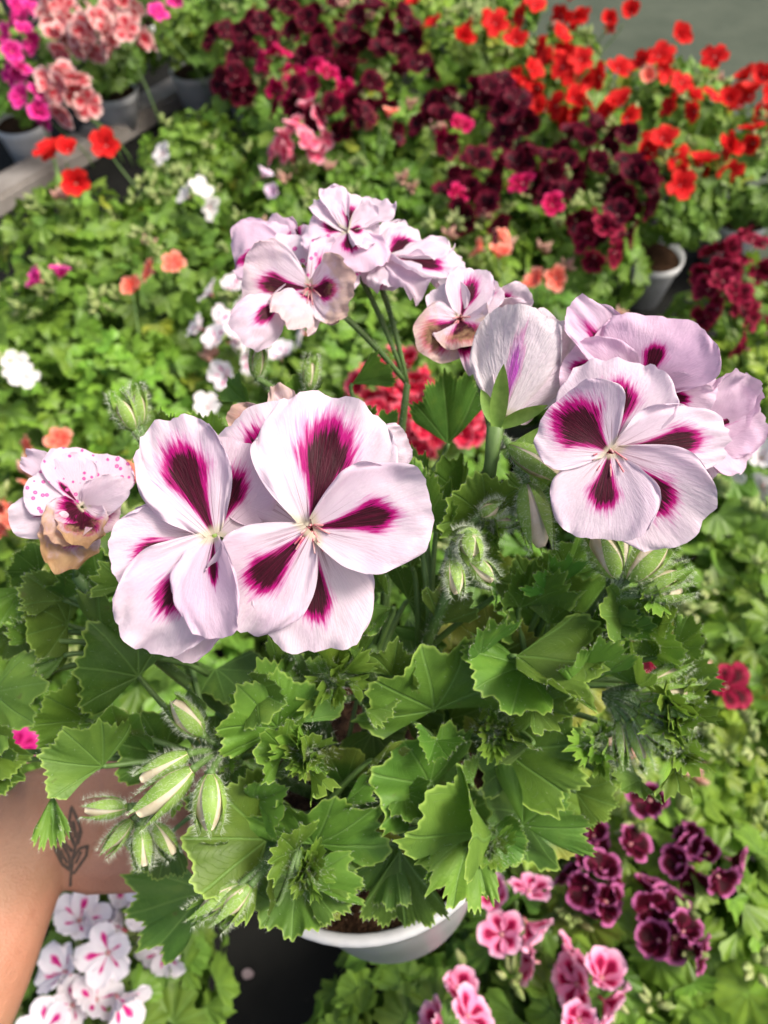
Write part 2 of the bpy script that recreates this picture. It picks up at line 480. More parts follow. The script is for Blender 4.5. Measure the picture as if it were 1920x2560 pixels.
def lathe(name, prof, axis, origin, mat, parent, seg=56, cap=False, **props):
    a = axis.orthogonal().normalized(); b = axis.cross(a)
    vs, fs = [], []
    n = len(prof)
    for (r, h) in prof:
        for k in range(seg):
            an = 2 * pi * k / seg
            vs.append(origin + axis * h + a * (r * cos(an)) + b * (r * sin(an)))
    for i in range(n - 1):
        for k in range(seg):
            k2 = (k + 1) % seg
            fs.append((i * seg + k, i * seg + k2, (i + 1) * seg + k2, (i + 1) * seg + k))
    if cap: fs.append(tuple((n - 1) * seg + k for k in range(seg)))
    return link(name, mesh(name, vs, fs), parent, mat, **props)

RIM = .0815
pot = lathe('pot', [(.001, -.138), (.052, -.138), (.057, -.134), (.072, -.030), (.0735, -.024), (.070, -.024), (.055, -.128), (.001, -.130)], POT_AX, POT_C, M_POT, hero)
lathe('pot_rim', [(.0735, -.0245), (.0765, -.0225), (.0775, -.016), (.0790, -.0150), (RIM, -.004), (RIM + .0005, -.001), (RIM - .001, .0005), (RIM - .0045, .0003), (RIM - .006, -.002), (.0735, -.020), (.0700, -.0245)], POT_AX, POT_C, M_POT, pot)
def soil_disc():
    a = POT_AX.orthogonal().normalized(); b = POT_AX.cross(a)
    vs, fs = [], []
    nr, ns = 16, 48
    o = POT_C - POT_AX * .018
    for j in range(nr):
        r = .0738 * j / (nr - 1)
        for k in range(ns):
            an = 2 * pi * k / ns
            p = a * (r * cos(an)) + b * (r * sin(an))
            h = .005 * noise.noise(p * 60) + .003 * noise.noise(p * 180) + .008 * (1 - j / nr)
            vs.append(o + p + POT_AX * h)
    for j in range(nr - 1):
        for k in range(ns):
            k2 = (k + 1) % ns
            fs.append((j * ns + k, j * ns + k2, (j + 1) * ns + k2, (j + 1) * ns + k))
    link('soil', mesh('soil', vs, fs), hero, M_SOIL)
soil_disc()

# main stems, from the soil to the nodes that carry heads and leaves
SOIL = POT_C - POT_AX * .012
NODES = {}
def stem(name, a, b, r0, r1, bend=None, mat=M_STEM, hairs=0, parent=None, n=14):
    parent = parent or hero
    mid = (a + b) / 2
    c1 = a + (b - a) * .33; c2 = a + (b - a) * .66
    if bend is not None: c1 = c1 + bend; c2 = c2 + bend
    pts = [bez(a, c1, c2, b, i / (n - 1)) for i in range(n)]
    rr = [r0 + (r1 - r0) * i / (n - 1) for i in range(n)]
    v, f = tube_data(pts, rr, 9)
    o = link(name, mesh(name, v, f), parent, mat)
    if hairs:
        h = hairs_mesh(mesh_samples(v, f[:-2], int(hairs * 3), RND), .0022, .00010, RND)
        link('hair', h, o, M_HAIR, kind='stuff')
    return o
def node(key, x, y, d, r0=.0035, r1=.0022, off=(0, 0), bend=(0, 0, .03), hairs=260):
    p = P(x, y, d); NODES[key] = p
    a = SOIL + V3((off[0], off[1], 0))
    stem('stem', a, p, r0, r1, V3(bend), hairs=hairs)
    return p
node('front', 700, 1560, .295, off=(-.012, .005))
node('mid', 930, 1620, .33, off=(.0, .01), bend=(0, 0, .02))
node('right', 1520, 1480, .315, off=(.02, .01), bend=(.0, -.02, .0))
node('rlow', 1430, 1690, .335, off=(.028, .0), bend=(0, -.01, 0))
node('back', 1018, 960, .372, r1=.0017, off=(.004, .02), bend=(0, .01, .03))
node('backr', 1238, 1140, .325, off=(.014, .02), bend=(0, .01, .03))
node('left', 190, 1440, .32, off=(-.025, .01), bend=(-.02, 0, .02))
node('leftlow', 500, 1900, .345, off=(-.022, -.004), bend=(-.01, 0, .03))
node('low', 760, 2080, .345, off=(-.008, -.012), bend=(0, -.02, .02))
node('rbud', 1120, 1480, .315, off=(.01, .005), bend=(0, 0, .03))

def nearest_node(p):
    best = min(NODES.values(), key=lambda q: (q - p).length + 0.6 * max(0, q.z - p.z))
    return best
def on_branch(p):
    q = nearest_node(p)
    # a point part of the way down that branch, lower than p
    f = .55
    return SOIL.lerp(q, max(.25, min(.95, (p - SOIL).length / max(.01, (q - SOIL).length) - .25)))

# ---- leaves of the held plant : base px, tip px (with depths), options
def hleaf(bx, by, bd, tx, ty, td, roll=0., tint=None, petiole=True, nh=None, scale=1.0, **kw):
    b, t = P(bx, by, bd), P(tx, ty, td)
    R = (t - b).length * scale * .84
    seed = int(bx * 7 + by * 13 + tx)
    kw.setdefault('teeth', RND.choice((19, 22, 25))); kw.setdefault('tamp', .075); kw.setdefault('per', 5); kw.setdefault('lamp', RND.uniform(.04, .10))
    m = leaf_mesh(R, seed, **kw)
    o = link('leaf', m, hero, M_LEAF)
    nv_ = len(m.vertices); na_ = kw['teeth'] * kw['per'] + 1
    smp = []
    for _ in range(150 if bd < .36 else 0):
        k = nv_ - 1 - RND.randrange(na_) if RND.random() < .6 else RND.randrange(na_, nv_)
        v = m.vertices[k]; out = V3((v.co.x, v.co.y, 0)).normalized() if k > nv_ - na_ else v.normal * (1 if RND.random() < .6 else -1)
        smp.append((v.co.copy(), out))
    if smp: link('hair', hairs_mesh(smp, .0014, .00008, RND), o, M_HAIR, kind='stuff')
    n = nh if nh is not None else (CAM - (b + t) / 2).normalized()
    place(o, b, t, n, roll)
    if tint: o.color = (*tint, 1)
    if petiole:
        q = on_branch(b)
        inv = o.matrix_basis.inverted()
        A, B = inv @ q, V3((0, 0, 0))
        c1 = A + V3((0, 0, 0)) + (B - A) * .4 + (inv.to_3x3() @ V3((0, 0, .012))); c2 = B + V3((0, -.25 * R, -.2 * R))
        pts = [bez(A, c1, c2, B, i / 11) for i in range(12)]
        v, f = tube_data(pts, [.0016 - .0006 * i / 11 for i in range(12)], 7)
        po = link('petiole', mesh('petiole', v, f), o, M_STEM)
    return o

BR = (1.25, 1.15, .9); DK = (.62, .70, .66); PALE = (1.35, 1.25, 1.25)  # DK: dark green leaves, plus shade put into the tint of deep ones
LEAVES = [
    # lower centre
    ((694, 1818, .315), (578, 1690, .300), dict(span=82, cone=.22, fold=.12, roll=-12, tint=BR)),
    ((700, 1815, .322), (745, 1600, .318), dict(span=75, cone=.1, roll=25, tint=PALE)),
    ((347, 1690, .335), (225, 1550, .320), dict(span=92, tint=DK, cone=.05, roll=8)),
    ((170, 1560, .345), (10, 1500, .325), dict(span=100, roll=20, tint=PALE)),
    ((215, 1800, .335), (90, 1715, .322), dict(span=80, roll=-10, tint=BR)),
    ((258, 1915, .318), (140, 1815, .302), dict(span=78, cone=.12, tint=PALE, roll=-14)),
    ((-20, 1730, .33), (115, 1820, .318), dict(span=80, tint=PALE, roll=20, cone=.22)),
    ((-30, 1880, .33), (110, 1890, .318), dict(span=60, tint=BR, fold=.6)),
    ((-50, 1905, .33), (88, 1955, .32), dict(span=50, tint=DK, fold=.5)),
    ((410, 1890, .345), (330, 1760, .335), dict(span=85, tint=DK, roll=14)),
    ((668, 2098, .325), (440, 2100, .300), dict(span=78, cone=.10, tint=BR, roll=-8)),
    ((712, 1880, .312), (640, 1815, .300), dict(span=80, teeth=14, tamp=.16, tint=BR, roll=10)),
    ((738, 2125, .312), (668, 2065, .300), dict(span=75, teeth=12, tamp=.20, tint=BR, fold=.3)),
    ((785, 2110, .328), (845, 1960, .308), dict(span=92, cone=.15, roll=16, tint=(1.05, 1.1, .95))),
    ((752, 2180, .330), (925, 2225, .325), dict(span=55, tint=(.95, 1, .9), roll=-10, cone=.1)),
    ((742, 2195, .332), (640, 2335, .322), dict(span=84, cone=.1, tint=(1, 1.02, .9), curl=.12, roll=-6)),
    ((752, 2205, .330), (930, 2255, .315), dict(span=42, tint=PALE, fold=.9, cone=.1, roll=-30)),
    ((805, 2200, .350), (850, 2310, .352), dict(span=42, tint=(.9, .95, .8), old=.3)),
    ((1000, 2125, .345), (1015, 2390, .345), dict(span=38, cone=.05, tint=(1.0, 1.0, 1.0), roll=6, droop=.2)),
    ((985, 2120, .350), (925, 2275, .348), dict(span=50, tint=(.85, .95, .9), droop=.2)),
    ((1178, 2085, .340), (1105, 2295, .325), dict(span=52, tint=BR, teeth=18, tamp=.13, fold=.25, roll=-10)),
    ((1190, 2180, .345), (1185, 2275, .335), dict(span=60, tint=BR, teeth=12, tamp=.2)),
    ((1222, 2075, .350), (1315, 2165, .340), dict(span=75, tint=(.95, 1, .85), roll=14)),
    ((1308, 2064, .352), (1425, 1955, .338), dict(span=70, cone=.04, tint=PALE, roll=8, aspect=1.25)),
    ((1262, 1874, .338), (1520, 1858, .312), dict(span=58, cone=.2, tint=(.95, 1., .85), roll=-6)),
    ((1232, 2085, .335), (1150, 1870, .310), dict(span=48, fold=.95, tint=PALE, roll=-45)),
    ((1075, 1960, .335), (985, 1820, .318), dict(span=95, cone=.2, tint=(.9, 1, .85), roll=12)),
    ((1085, 1775, .330), (1045, 1580, .308), dict(span=95, cone=.22, tint=(1, 1.05, .9), roll=10)),
    ((1240, 1640, .340), (1200, 1500, .335), dict(span=105, cone=.1, tint=DK, roll=-10, old=.4)),
    ((1312, 1665, .322), (1165, 1740, .303), dict(span=78, cone=.2, tint=(1.05, 1.1, .9), roll=22)),
    ((1290, 1640, .318), (1500, 1800, .300), dict(span=70, fold=.7, tint=PALE, cone=.1, roll=-38, curl=.1)),
    ((1440, 1715, .320), (1475, 1515, .300), dict(span=42, fold=.55, tint=PALE, roll=28)),
    ((1590, 1610, .325), (1690, 1510, .305), dict(span=92, cone=.15, tint=(1.1, 1.12, .9), roll=-6)),
    ((1592, 1715, .318), (1588, 1555, .303), dict(span=45, fold=.6, tint=PALE, roll=-20)),
    # upper and behind
    ((1215, 1290, .305), (1200, 1160, .288), dict(span=92, teeth=20, tamp=.12, cone=.25, tint=BR, roll=10)),
    ((1040, 1330, .315), (1030, 1125, .300), dict(span=62, cone=.2, tint=(.95, 1, .85), roll=-25)),
    ((1395, 1590, .350), (1400, 1365, .325), dict(span=68, tint=(.85, .95, .85), roll=18)),
    ((1120, 1110, .365), (1090, 890, .350), dict(span=48, tint=DK, fold=.4, roll=15)),
    ((1180, 1380, .310), (1290, 1415, .296), dict(span=50, tint=BR, fold=.6)),
    ((960, 1100, .345), (900, 1040, .335), dict(span=80, tint=(.9, 1., .85), roll=10)),
    ((980, 1520, .325), (890, 1620, .315), dict(span=50, tint=PALE, fold=.8, roll=30)),
    ((930, 2000, .35), (935, 2150, .335), dict(span=85, tint=(1.05, 1.02, .75), old=.9, roll=-8)),
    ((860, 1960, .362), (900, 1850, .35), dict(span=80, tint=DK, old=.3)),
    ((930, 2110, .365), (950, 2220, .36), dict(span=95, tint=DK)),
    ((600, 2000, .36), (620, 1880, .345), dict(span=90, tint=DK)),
    ((640, 2000, .325), (745, 1945, .310), dict(span=48, fold=.7, tint=PALE, roll=20)),
    ((520, 2230, .40), (300, 2290, .395), dict(span=60, tint=DK, teeth=26)),
    ((430, 1150, .345), (330, 1090, .335), dict(span=80, tint=BR)),
    ((520, 1120, .350), (540, 1010, .340), dict(span=80, tint=BR, teeth=20, tamp=.13)),
    ((300, 1290, .345), (270, 1420, .335), dict(span=80, tint=DK)),
    ((250, 1500, .345), (230, 1340, .330), dict(span=70, tint=DK)),
    ((1440, 1980, .37), (1560, 2020, .36), dict(span=60, tint=BR)),
    ((1700, 1700, .335), (1770, 1600, .325), dict(span=70, tint=PALE, teeth=16, tamp=.15)),
    ((1640, 1850, .340), (1760, 1830, .330), dict(span=55, tint=PALE, teeth=14, tamp=.15)),
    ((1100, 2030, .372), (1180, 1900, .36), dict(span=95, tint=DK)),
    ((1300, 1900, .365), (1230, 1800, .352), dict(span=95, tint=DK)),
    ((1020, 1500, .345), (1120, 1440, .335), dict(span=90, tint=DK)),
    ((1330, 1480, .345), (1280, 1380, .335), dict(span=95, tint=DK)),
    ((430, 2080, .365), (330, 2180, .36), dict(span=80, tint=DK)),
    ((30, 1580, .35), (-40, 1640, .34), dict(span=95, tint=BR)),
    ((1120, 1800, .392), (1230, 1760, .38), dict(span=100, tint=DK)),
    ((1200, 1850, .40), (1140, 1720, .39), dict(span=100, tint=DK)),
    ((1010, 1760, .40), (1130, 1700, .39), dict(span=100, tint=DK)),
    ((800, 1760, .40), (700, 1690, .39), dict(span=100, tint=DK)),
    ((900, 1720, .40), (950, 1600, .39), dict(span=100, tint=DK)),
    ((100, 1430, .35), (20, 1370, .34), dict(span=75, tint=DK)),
]
for b, t, kw in LEAVES:
    hleaf(*b, *t, **kw)
# inner leaves filling the middle of the plant, shade painted into their tint
for i in range(42):
    x = RND.uniform(330, 1560); y = RND.uniform(1420, 2150)
    if (x - 930) ** 2 / 620 ** 2 + (y - 1800) ** 2 / 420 ** 2 > 1: continue
    d = .388 + RND.uniform(-.012, .03)
    an = RND.uniform(0, 6.28); L = RND.uniform(95, 150)
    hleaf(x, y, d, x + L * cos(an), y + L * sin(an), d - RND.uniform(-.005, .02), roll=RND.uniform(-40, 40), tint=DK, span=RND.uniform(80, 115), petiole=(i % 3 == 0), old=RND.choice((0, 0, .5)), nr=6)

# smaller folded leaves set between the big ones
SMALL = [(640, 1720, .312), (820, 1640, .322), (905, 1760, .318), (980, 1690, .322), (1090, 1850, .322), (860, 2010, .322), (930, 1900, .325), (1180, 1960, .328), (1330, 1760, .318), (1450, 1640, .318),
         (1540, 1590, .315), (1640, 1640, .318), (1370, 1560, .325), (600, 1900, .322), (470, 1720, .328), (160, 1640, .33), (300, 1830, .328), (560, 2120, .322), (690, 2260, .325), (1120, 2120, .335), (1010, 1980, .33), (1500, 1930, .33), (1600, 1950, .335), (60, 1470, .335), (1330, 1860, .322)]
for i, (x, y, d) in enumerate(SMALL):
    an = RND.uniform(0, 6.28); L = RND.uniform(75, 120)
    hleaf(x, y, d, x + L * cos(an), y + L * sin(an), d - RND.uniform(.0, .014), roll=RND.uniform(-55, 55), span=RND.uniform(48, 85), fold=RND.uniform(.1, .7), cone=RND.uniform(.15, .5), curl=RND.uniform(-.1, .2),
          teeth=RND.choice((11, 14, 17)), tamp=.12, tint=(RND.uniform(.9, 1.4), RND.uniform(.95, 1.25), 1.0))
UPR = [(1030, 1420, .33, 1010, 1290), (1090, 1330, .33, 1130, 1200), (1150, 1250, .33, 1160, 1130), (1240, 1480, .325, 1260, 1370), (1300, 1520, .325, 1330, 1390), (1420, 1440, .322, 1440, 1330), (1370, 1480, .32, 1350, 1370),
       (1640, 1560, .318, 1720, 1480), (1560, 1540, .318, 1500, 1450), (1690, 1620, .322, 1770, 1570), (960, 1480, .33, 930, 1370), (1100, 1560, .325, 1150, 1450), (1050, 1230, .34, 1000, 1110), (160, 1500, .335, 60, 1440),
       (90, 1600, .335, 10, 1560), (260, 1580, .335, 330, 1500), (330, 1460, .33, 250, 1400), (420, 1120, .345, 380, 1020), (480, 1150, .345, 440, 1060), (880, 1090, .345, 850, 1000), (700, 1680, .325, 760, 1590), (850, 1560, .325, 900, 1470),
       (1200, 1640, .318, 1180, 1530), (1480, 1560, .318, 1560, 1480), (900, 1640, .322, 860, 1560), (1340, 1250, .325, 1300, 1160), (760, 1010, .36, 730, 930), (880, 960, .37, 930, 870), (620, 1010, .36, 590, 930)]
for i, (x, y, d, tx, ty) in enumerate(UPR):
    hleaf(x, y, d, tx, ty, d - RND.uniform(.004, .016), roll=RND.uniform(-45, 45), span=RND.uniform(42, 70), fold=RND.uniform(.15, .8), cone=RND.uniform(.1, .4), curl=RND.uniform(-.1, .2), scale=1.15,
          teeth=RND.choice((11, 14, 17)), tamp=.12, tint=(RND.uniform(.85, 1.3), RND.uniform(.9, 1.2), 1.0))
# ---- flowers of the held plant
B_UP = (.50, .235, .30); B_LOW = (.52, .135, .20); B_MID = (.55, .17, .22); NOB = (.5, 0.1, 0)
def hflower(cx, cy, d, petals, name='flower', face=None, stamens=True, nodekey=None, sepals=True):
    c = P(cx, cy, d)
    to = (CAM - c).normalized()
    n0 = face.normalized() if face is not None else to
    # calyx + throat: the flower's own mesh
    back = c - n0 * .016
    pts = [back, c - n0 * .010, c - n0 * .0045]
    v, f = tube_data(pts, [.0022, .0028, .0016], 10)
    o = link(name, mesh(name, v, f), hero, M_SEPAL)
    for i, pt in enumerate(petals):
        (tx, ty, td), wpx = pt[0], pt[1]
        if td is None:                       # the tip lies in the plane of the open flower
            rr = ray(tx, ty); td = (c - CAM).dot(n0) / rr.dot(n0)
        kw = dict(pt[2]) if len(pt) > 2 else {}
        roll = kw.pop('roll', 0.); nh = kw.pop('nh', None); bo = kw.pop('bo', None); lift = kw.pop('lift', 0.); mat_ = kw.pop('mat', M_PETAL)
        ax = P(tx, ty, td) - c
        base = (P(*bo) if bo else c + ax.normalized() * .0006) + n0 * (lift - .0012 * (i % 3))
        t = P(tx, ty, td)
        L = (t - base).length; W = wpx / FPX * (td + d) / 2 * 1.06
        m = petal_mesh(L, W, int(tx * 3 + ty * 7) % 977, **kw)
        p = link('petal', m, o, mat_)
        place(p, base, t, nh or n0, roll)
    if stamens:
        sv_, sf_ = [], []
        for k in range(8):
            an = 2 * pi * k / 8 + RND.uniform(-.3, .3)
            a = n0.orthogonal().normalized(); b = n0.cross(a)
            sp = RND.uniform(.003, .006)
            dirv = a * cos(an) + b * sin(an)
            e = c + n0 * RND.uniform(.005, .008) + dirv * sp - UP * .003
            pts = [c - n0 * .002, c + n0 * .003 + dirv * sp * .3, e]
            v, f = tube_data(pts, [.00045, .0004, .0003], 5)
            k0 = len(sv_); sv_ += v; sf_ += [tuple(q + k0 for q in ff) for ff in f]
        link('stamens', mesh('stamens', sv_, sf_), o, M_STAMEN)
    if sepals:
        for k in range(5):
            an = 2 * pi * k / 5 + .3
            a = n0.orthogonal().normalized(); b = n0.cross(a)
            dirv = a * cos(an) + b * sin(an)
            m = sepal_mesh(.015, .0045)
            s = link('sepal', m, o, M_SEPAL); place(s, back, back + (dirv + n0 * .7).normalized() * .015, n0)
    if nodekey:
        stem('pedicel', NODES[nodekey], back, .0012, .0014, V3((0, 0, .006)), hairs=90, parent=o)
    return o
_sep = {}
def sepal_mesh(L, W):
    k = (round(L, 4), round(W, 4))
    if k in _sep: return _sep[k]
    nu, nv = 5, 9
    vs, uv = [], []
    for j in range(nv):
        t = j / (nv - 1); w = W * .5 * (sin(pi * min(1, .16 + .84 * t)) ** .8 if t < .999 else 0.02)
        for i in range(nu):
            s = -1 + 2 * i / (nu - 1)
            vs.append(V3((w * s, L * t, -.35 * w * (1 - s * s) + L * .1 * t * t)))
    _sep[k] = mesh('sepal', vs, grid_faces(nu, nv))
    return _sep[k]

hflower(778, 1322, .242, [
    ((845, 995, .247), 345, dict(blotch=(.50, .190, .30), kl=.35, kr=.3, bow=.05, ruf=.08, c=.34, crumple=.008, lift=.001)),
    ((595, 1035, .2570), 310, dict(blotch=(.58, .17, .22), kl=-.2, kr=-.5, bow=.03, ruf=.05, c=.40, lift=-.004)),
    ((1080, 1262, .236), 265, dict(blotch=(.50, .120, .185), kl=.45, kr=.35, bow=.05, ruf=.07, c=.32, crumple=.008, lift=.0045)),
    ((556, 1540, .238), 258, dict(blotch=(.47, .14, .19), kl=.3, kr=.5, bow=.04, ruf=.07, c=.33, crumple=.008, lift=.004)),
    ((800, 1630, .243), 290, dict(blotch=(.55, .115, .19), kl=-.3, kr=.35, bow=.02, ruf=.06, c=.36, lift=-.001)),
], nodekey='front')
hflower(535, 1340, .246, [
    ((412, 1050, .241), 225, dict(blotch=(.52, .165, .25), kl=.3, kr=.55, bow=.02, ruf=.08, c=.34, roll=-8, lift=.0045)),
    ((622, 1108, .2470), 235, dict(blotch=(.44, .14, .26), kl=-.35, kr=.3, bow=.02, ruf=.035, c=.40, roll=-4, lift=-.0035)),
    ((280, 1408, .237), 230, dict(blotch=(.58, .12, .19), kl=.4, kr=.3, bow=.02, ruf=.04, c=.34)),
    ((340, 1622, .235), 245, dict(blotch=(.48, .12, .17), kl=.3, kr=.3, bow=.06, ruf=.075, c=.32, lift=.004)),
    ((562, 1592, .229), 205, dict(blotch=(.32, .05, .16), kl=1.2, kr=.6, bow=.10, ruf=.05, c=.40, lift=.008, roll=28, tint=.3)),
], nodekey='front', stamens=False)
hflower(520, 1480, .266, [
    ((428, 1640, .256), 160, dict(blotch=(.6, .14, .2), kl=.8, kr=.3, c=.4, roll=-20, tint=.2)),
    ((560, 1590, .258), 150, dict(blotch=NOB, kl=.6, kr=.3, tint=.4)),
    ((318, 1330, .262), 150, dict(blotch=NOB, kl=.5, kr=.5, ruf=.09, bo=(430, 1330, .265))),
], nodekey='front', stamens=False, sepals=False)
hflower(735, 1110, .282, [
    ((690, 958, .275), 90, dict(blotch=(.35, .16, .3), kl=1.2, kr=1.0, wither=.5, crumple=.08)),
    ((772, 985, .276), 70, dict(blotch=NOB, kl=1.0, kr=1.0)),
    ((575, 1030, .285), 100, dict(blotch=(.5, .12, .3), wither=.7, kl=.8, tint=.4)),
    ((1020, 1100, .274), 110, dict(blotch=NOB, kl=.2, kr=.2, ruf=.09, c=.15, bo=(905, 1150, .276))),
], nodekey='front', stamens=False)
# right head
hflower(1524, 1130, .264, [
    ((1385, 1012, .262), 250, dict(blotch=(.48, .34, .42), kl=.35, kr=.55, bow=.10, ruf=.05, c=.34, lift=.005, roll=6)),
    ((1545, 898, .278), 285, dict(blotch=(.50, .20, .22), kl=-.3, kr=.2, bow=.03, ruf=.04, c=.40, lift=-.003)),
    ((1815, 1085, .266), 185, dict(blotch=(.57, .11, .18), kl=.3, kr=.4, bow=.05, ruf=.06, c=.50)),
    ((1732, 1335, .262), 265, dict(blotch=(.50, .17, .20), kl=.35, kr=.3, bow=.03, ruf=.04, c=.34)),
    ((1492, 1350, .256), 255, dict(blotch=(.45, .155, .19), kl=.35, kr=.4, bow=.05, ruf=.045, c=.34, lift=.0045)),
], nodekey='right')
hflower(1600, 985, .294, [
    ((1672, 792, .282), 285, dict(blotch=(.50, .12, .14), kl=.3, kr=.4, bow=.10, ruf=.08, c=.24, tint=.7, crumple=.015)),
    ((1412, 905, .288), 190, dict(blotch=(.70, .12, .16), kl=.3, kr=.3, tint=.5, c=.28, crumple=.015)),
    ((1420, 765, .288), 150, dict(blotch=(.5, .04, .30), kl=.9, kr=.5, roll=24, tint=.6, c=.3, crumple=.02)),
    ((1795, 945, .286), 140, dict(blotch=(.5, .12, .17), kl=.5, kr=.3, tint=.4, c=.3, crumple=.02)),
    ((1788, 1010, .280), 130, dict(blotch=(.5, .10, .16), kl=.4, kr=.4, tint=.25)),
    ((1775, 850, .292), 190, dict(blotch=NOB, kl=.4, kr=.4, tint=.6, ruf=.09)),
], nodekey='right', stamens=False)
hflower(1735, 1085, .305, [
    ((1858, 925, .290), 170, dict(blotch=NOB, kl=.9, kr=.9, tint=.5, ruf=.09, c=.22, crumple=.02)),
    ((1900, 1020, .296), 190, dict(blotch=(.5, .05, .2), kl=.5, kr=.6, tint=.5, c=.25, crumple=.02)),
    ((1870, 1160, .296), 210, dict(blotch=NOB, kl=.5, kr=.5, tint=.45, c=.25, crumple=.02, ruf=.08)),
    ((1785, 1195, .304), 90, dict(blotch=NOB, kl=.5, kr=.5, tint=.4, ruf=.09)),
], nodekey='right', stamens=False, face=V3((.45, -.35, .8)))
# flower seen from behind
hflower(1258, 1040, .290, [
    ((1318, 765, .282), 225, dict(blotch=(.40, .06, .30), kl=-.5, kr=-.4, bow=-.05, ruf=.10, c=.30, crumple=.012, mat=M_PETALB)),
    ((1412, 800, .294), 215, dict(blotch=NOB, kl=-.4, kr=-.5, ruf=.13, tint=.25, c=.28, crumple=.018, mat=M_PETALB)),
    ((1330, 1010, .30), 80, dict(blotch=NOB, wither=.3)),
], nodekey='backr', stamens=False, sepals=False)
# fading flowers
hflower(1150, 800, .318, [
    ((1192, 672, .318), 125, dict(blotch=(.45, .15, .33), kl=.5, kr=.5, c=.3)),
    ((1100, 712, .320), 110, dict(blotch=(.1, .03, .1), kl=.4, kr=.4)),
    ((1250, 715, .318), 105, dict(blotch=(.5, .12, .3), kl=.6, kr=.2, roll=-30)),
    ((1042, 872, .308), 150, dict(blotch=(.62, .26, .25), kl=.5, kr=.7, bow=.12, wither=.55)),
    ((1170, 870, .303), 150, dict(blotch=(.7, .3, .2), kl=.6, kr=.6, bow=.12, wither=.6)),
    ((1185, 935, .305), 60, dict(blotch=(.3, .3, .35), kl=1.2, kr=1.2)),
], nodekey='backr')
hflower(1215, 800, .330, [
    ((1325, 725, .322), 100, dict(blotch=(.45, .25, .2), kl=.9, kr=.6, crumple=.06)),
    ((1325, 775, .322), 90, dict(blotch=(.3, .1, .2), kl=.9, kr=.6, crumple=.06)),
    ((1250, 840, .316), 90, dict(blotch=(.4, .2, .2), wither=.8, crumple=.06, tint=.2)),
], nodekey='backr', stamens=False)
# top head
hflower(868, 578, .345, [
    ((915, 488, None), 190, dict(blotch=(.32, .24, .24), kl=.3, kr=.5, c=.24, ruf=.10, crumple=.02)),
    ((775, 548, None), 210, dict(blotch=(.34, .22, .26), kl=.4, kr=.4, tint=.2, ruf=.08, crumple=.02, c=.26)),
    ((945, 588, None), 150, dict(blotch=(.25, .16, .2), kl=.9, kr=.7, ruf=.16, lift=.004, crumple=.03)),
    ((890, 678, None), 190, dict(blotch=(.36, .17, .24), kl=-.3, kr=-.4, tint=.5, bow=.12, ruf=.09, crumple=.02, c=.24)),
    ((795, 500, None), 85, dict(blotch=NOB, kl=.6, kr=.5, c=.2)),
], nodekey='back', stamens=False, face=V3((0, -.25, 1)))
hflower(775, 722, .338, [
    ((605, 705, .330), 205, dict(blotch=(.50, .15, .24), kl=.5, kr=.3, wither=.15, c=.28, ruf=.09, crumple=.015, lift=.003)),
    ((882, 728, .324), 165, dict(blotch=(.36, .20, .26), kl=.3, kr=.4, wither=.6, ruf=.12, crumple=.035, c=.18, lift=.003)),
    ((752, 585, .354), 185, dict(blotch=(.08, .03, .08), spots=1., kl=.3, kr=.3, c=.26, crumple=.015)),
    ((865, 632, .344), 150, dict(blotch=(.45, .26, .26), spots=1., kl=.6, kr=.4, ruf=.09, c=.28)),
    ((720, 808, .322), 135, dict(blotch=(.15, .14, .16), kl=-.4, kr=-.3, bow=.06, wither=.3, ruf=.12, crumple=.03, c=.2, lift=-.002)),
    ((598, 845, .322), 125, dict(blotch=(.45, .10, .22), kl=-.5, kr=-.4, bo=(705, 748, .333), bow=.16, tint=.15, c=.2, crumple=.02)),
], nodekey='back')
hflower(962, 640, .352, [
    ((1158, 690, None), 200, dict(blotch=(.52, .18, .19), kl=.2, kr=.4, c=.25, ruf=.09, crumple=.02)),
    ((1085, 596, None), 200, dict(blotch=(.40, .26, .24), kl=.3, kr=.3, c=.22, ruf=.09, crumple=.02)),
    ((1020, 702, None), 160, dict(blotch=(.2, .05, .1), kl=-.4, kr=-.5, ruf=.12, bow=.10, crumple=.03, c=.2)),
    ((950, 725, .350), 115, dict(blotch=(.5, .15, .4), kl=.6, kr=.5, tint=.4, crumple=.02)),
    ((1095, 722, .338), 150, dict(blotch=NOB, kl=-.5, kr=-.4, ruf=.15, bow=.12, tint=.2, crumple=.03, c=.15)),
], nodekey='back', stamens=False, face=V3((.1, .18, 1)))
hflower(722, 628, .360, [
    ((582, 665, None), 240, dict(blotch=(.5, .15, .4), kl=.5, kr=.5, tint=.5, bow=.10, ruf=.10, c=.24, crumple=.02)),
    ((652, 552, .385), 120, dict(blotch=(.3, .1, .2), kl=.4, kr=.4, tint=.6)),
    ((745, 562, None), 150, dict(blotch=(.55, .16, .4), kl=.5, kr=.5, tint=.35, c=.2, crumple=.02)),
    ((640, 715, None), 150, dict(blotch=(.5, .2, .4), kl=-.5, kr=-.5, tint=.3, bow=.12, c=.25)),
], nodekey='back', stamens=False, face=V3((-.15, -.05, 1)))
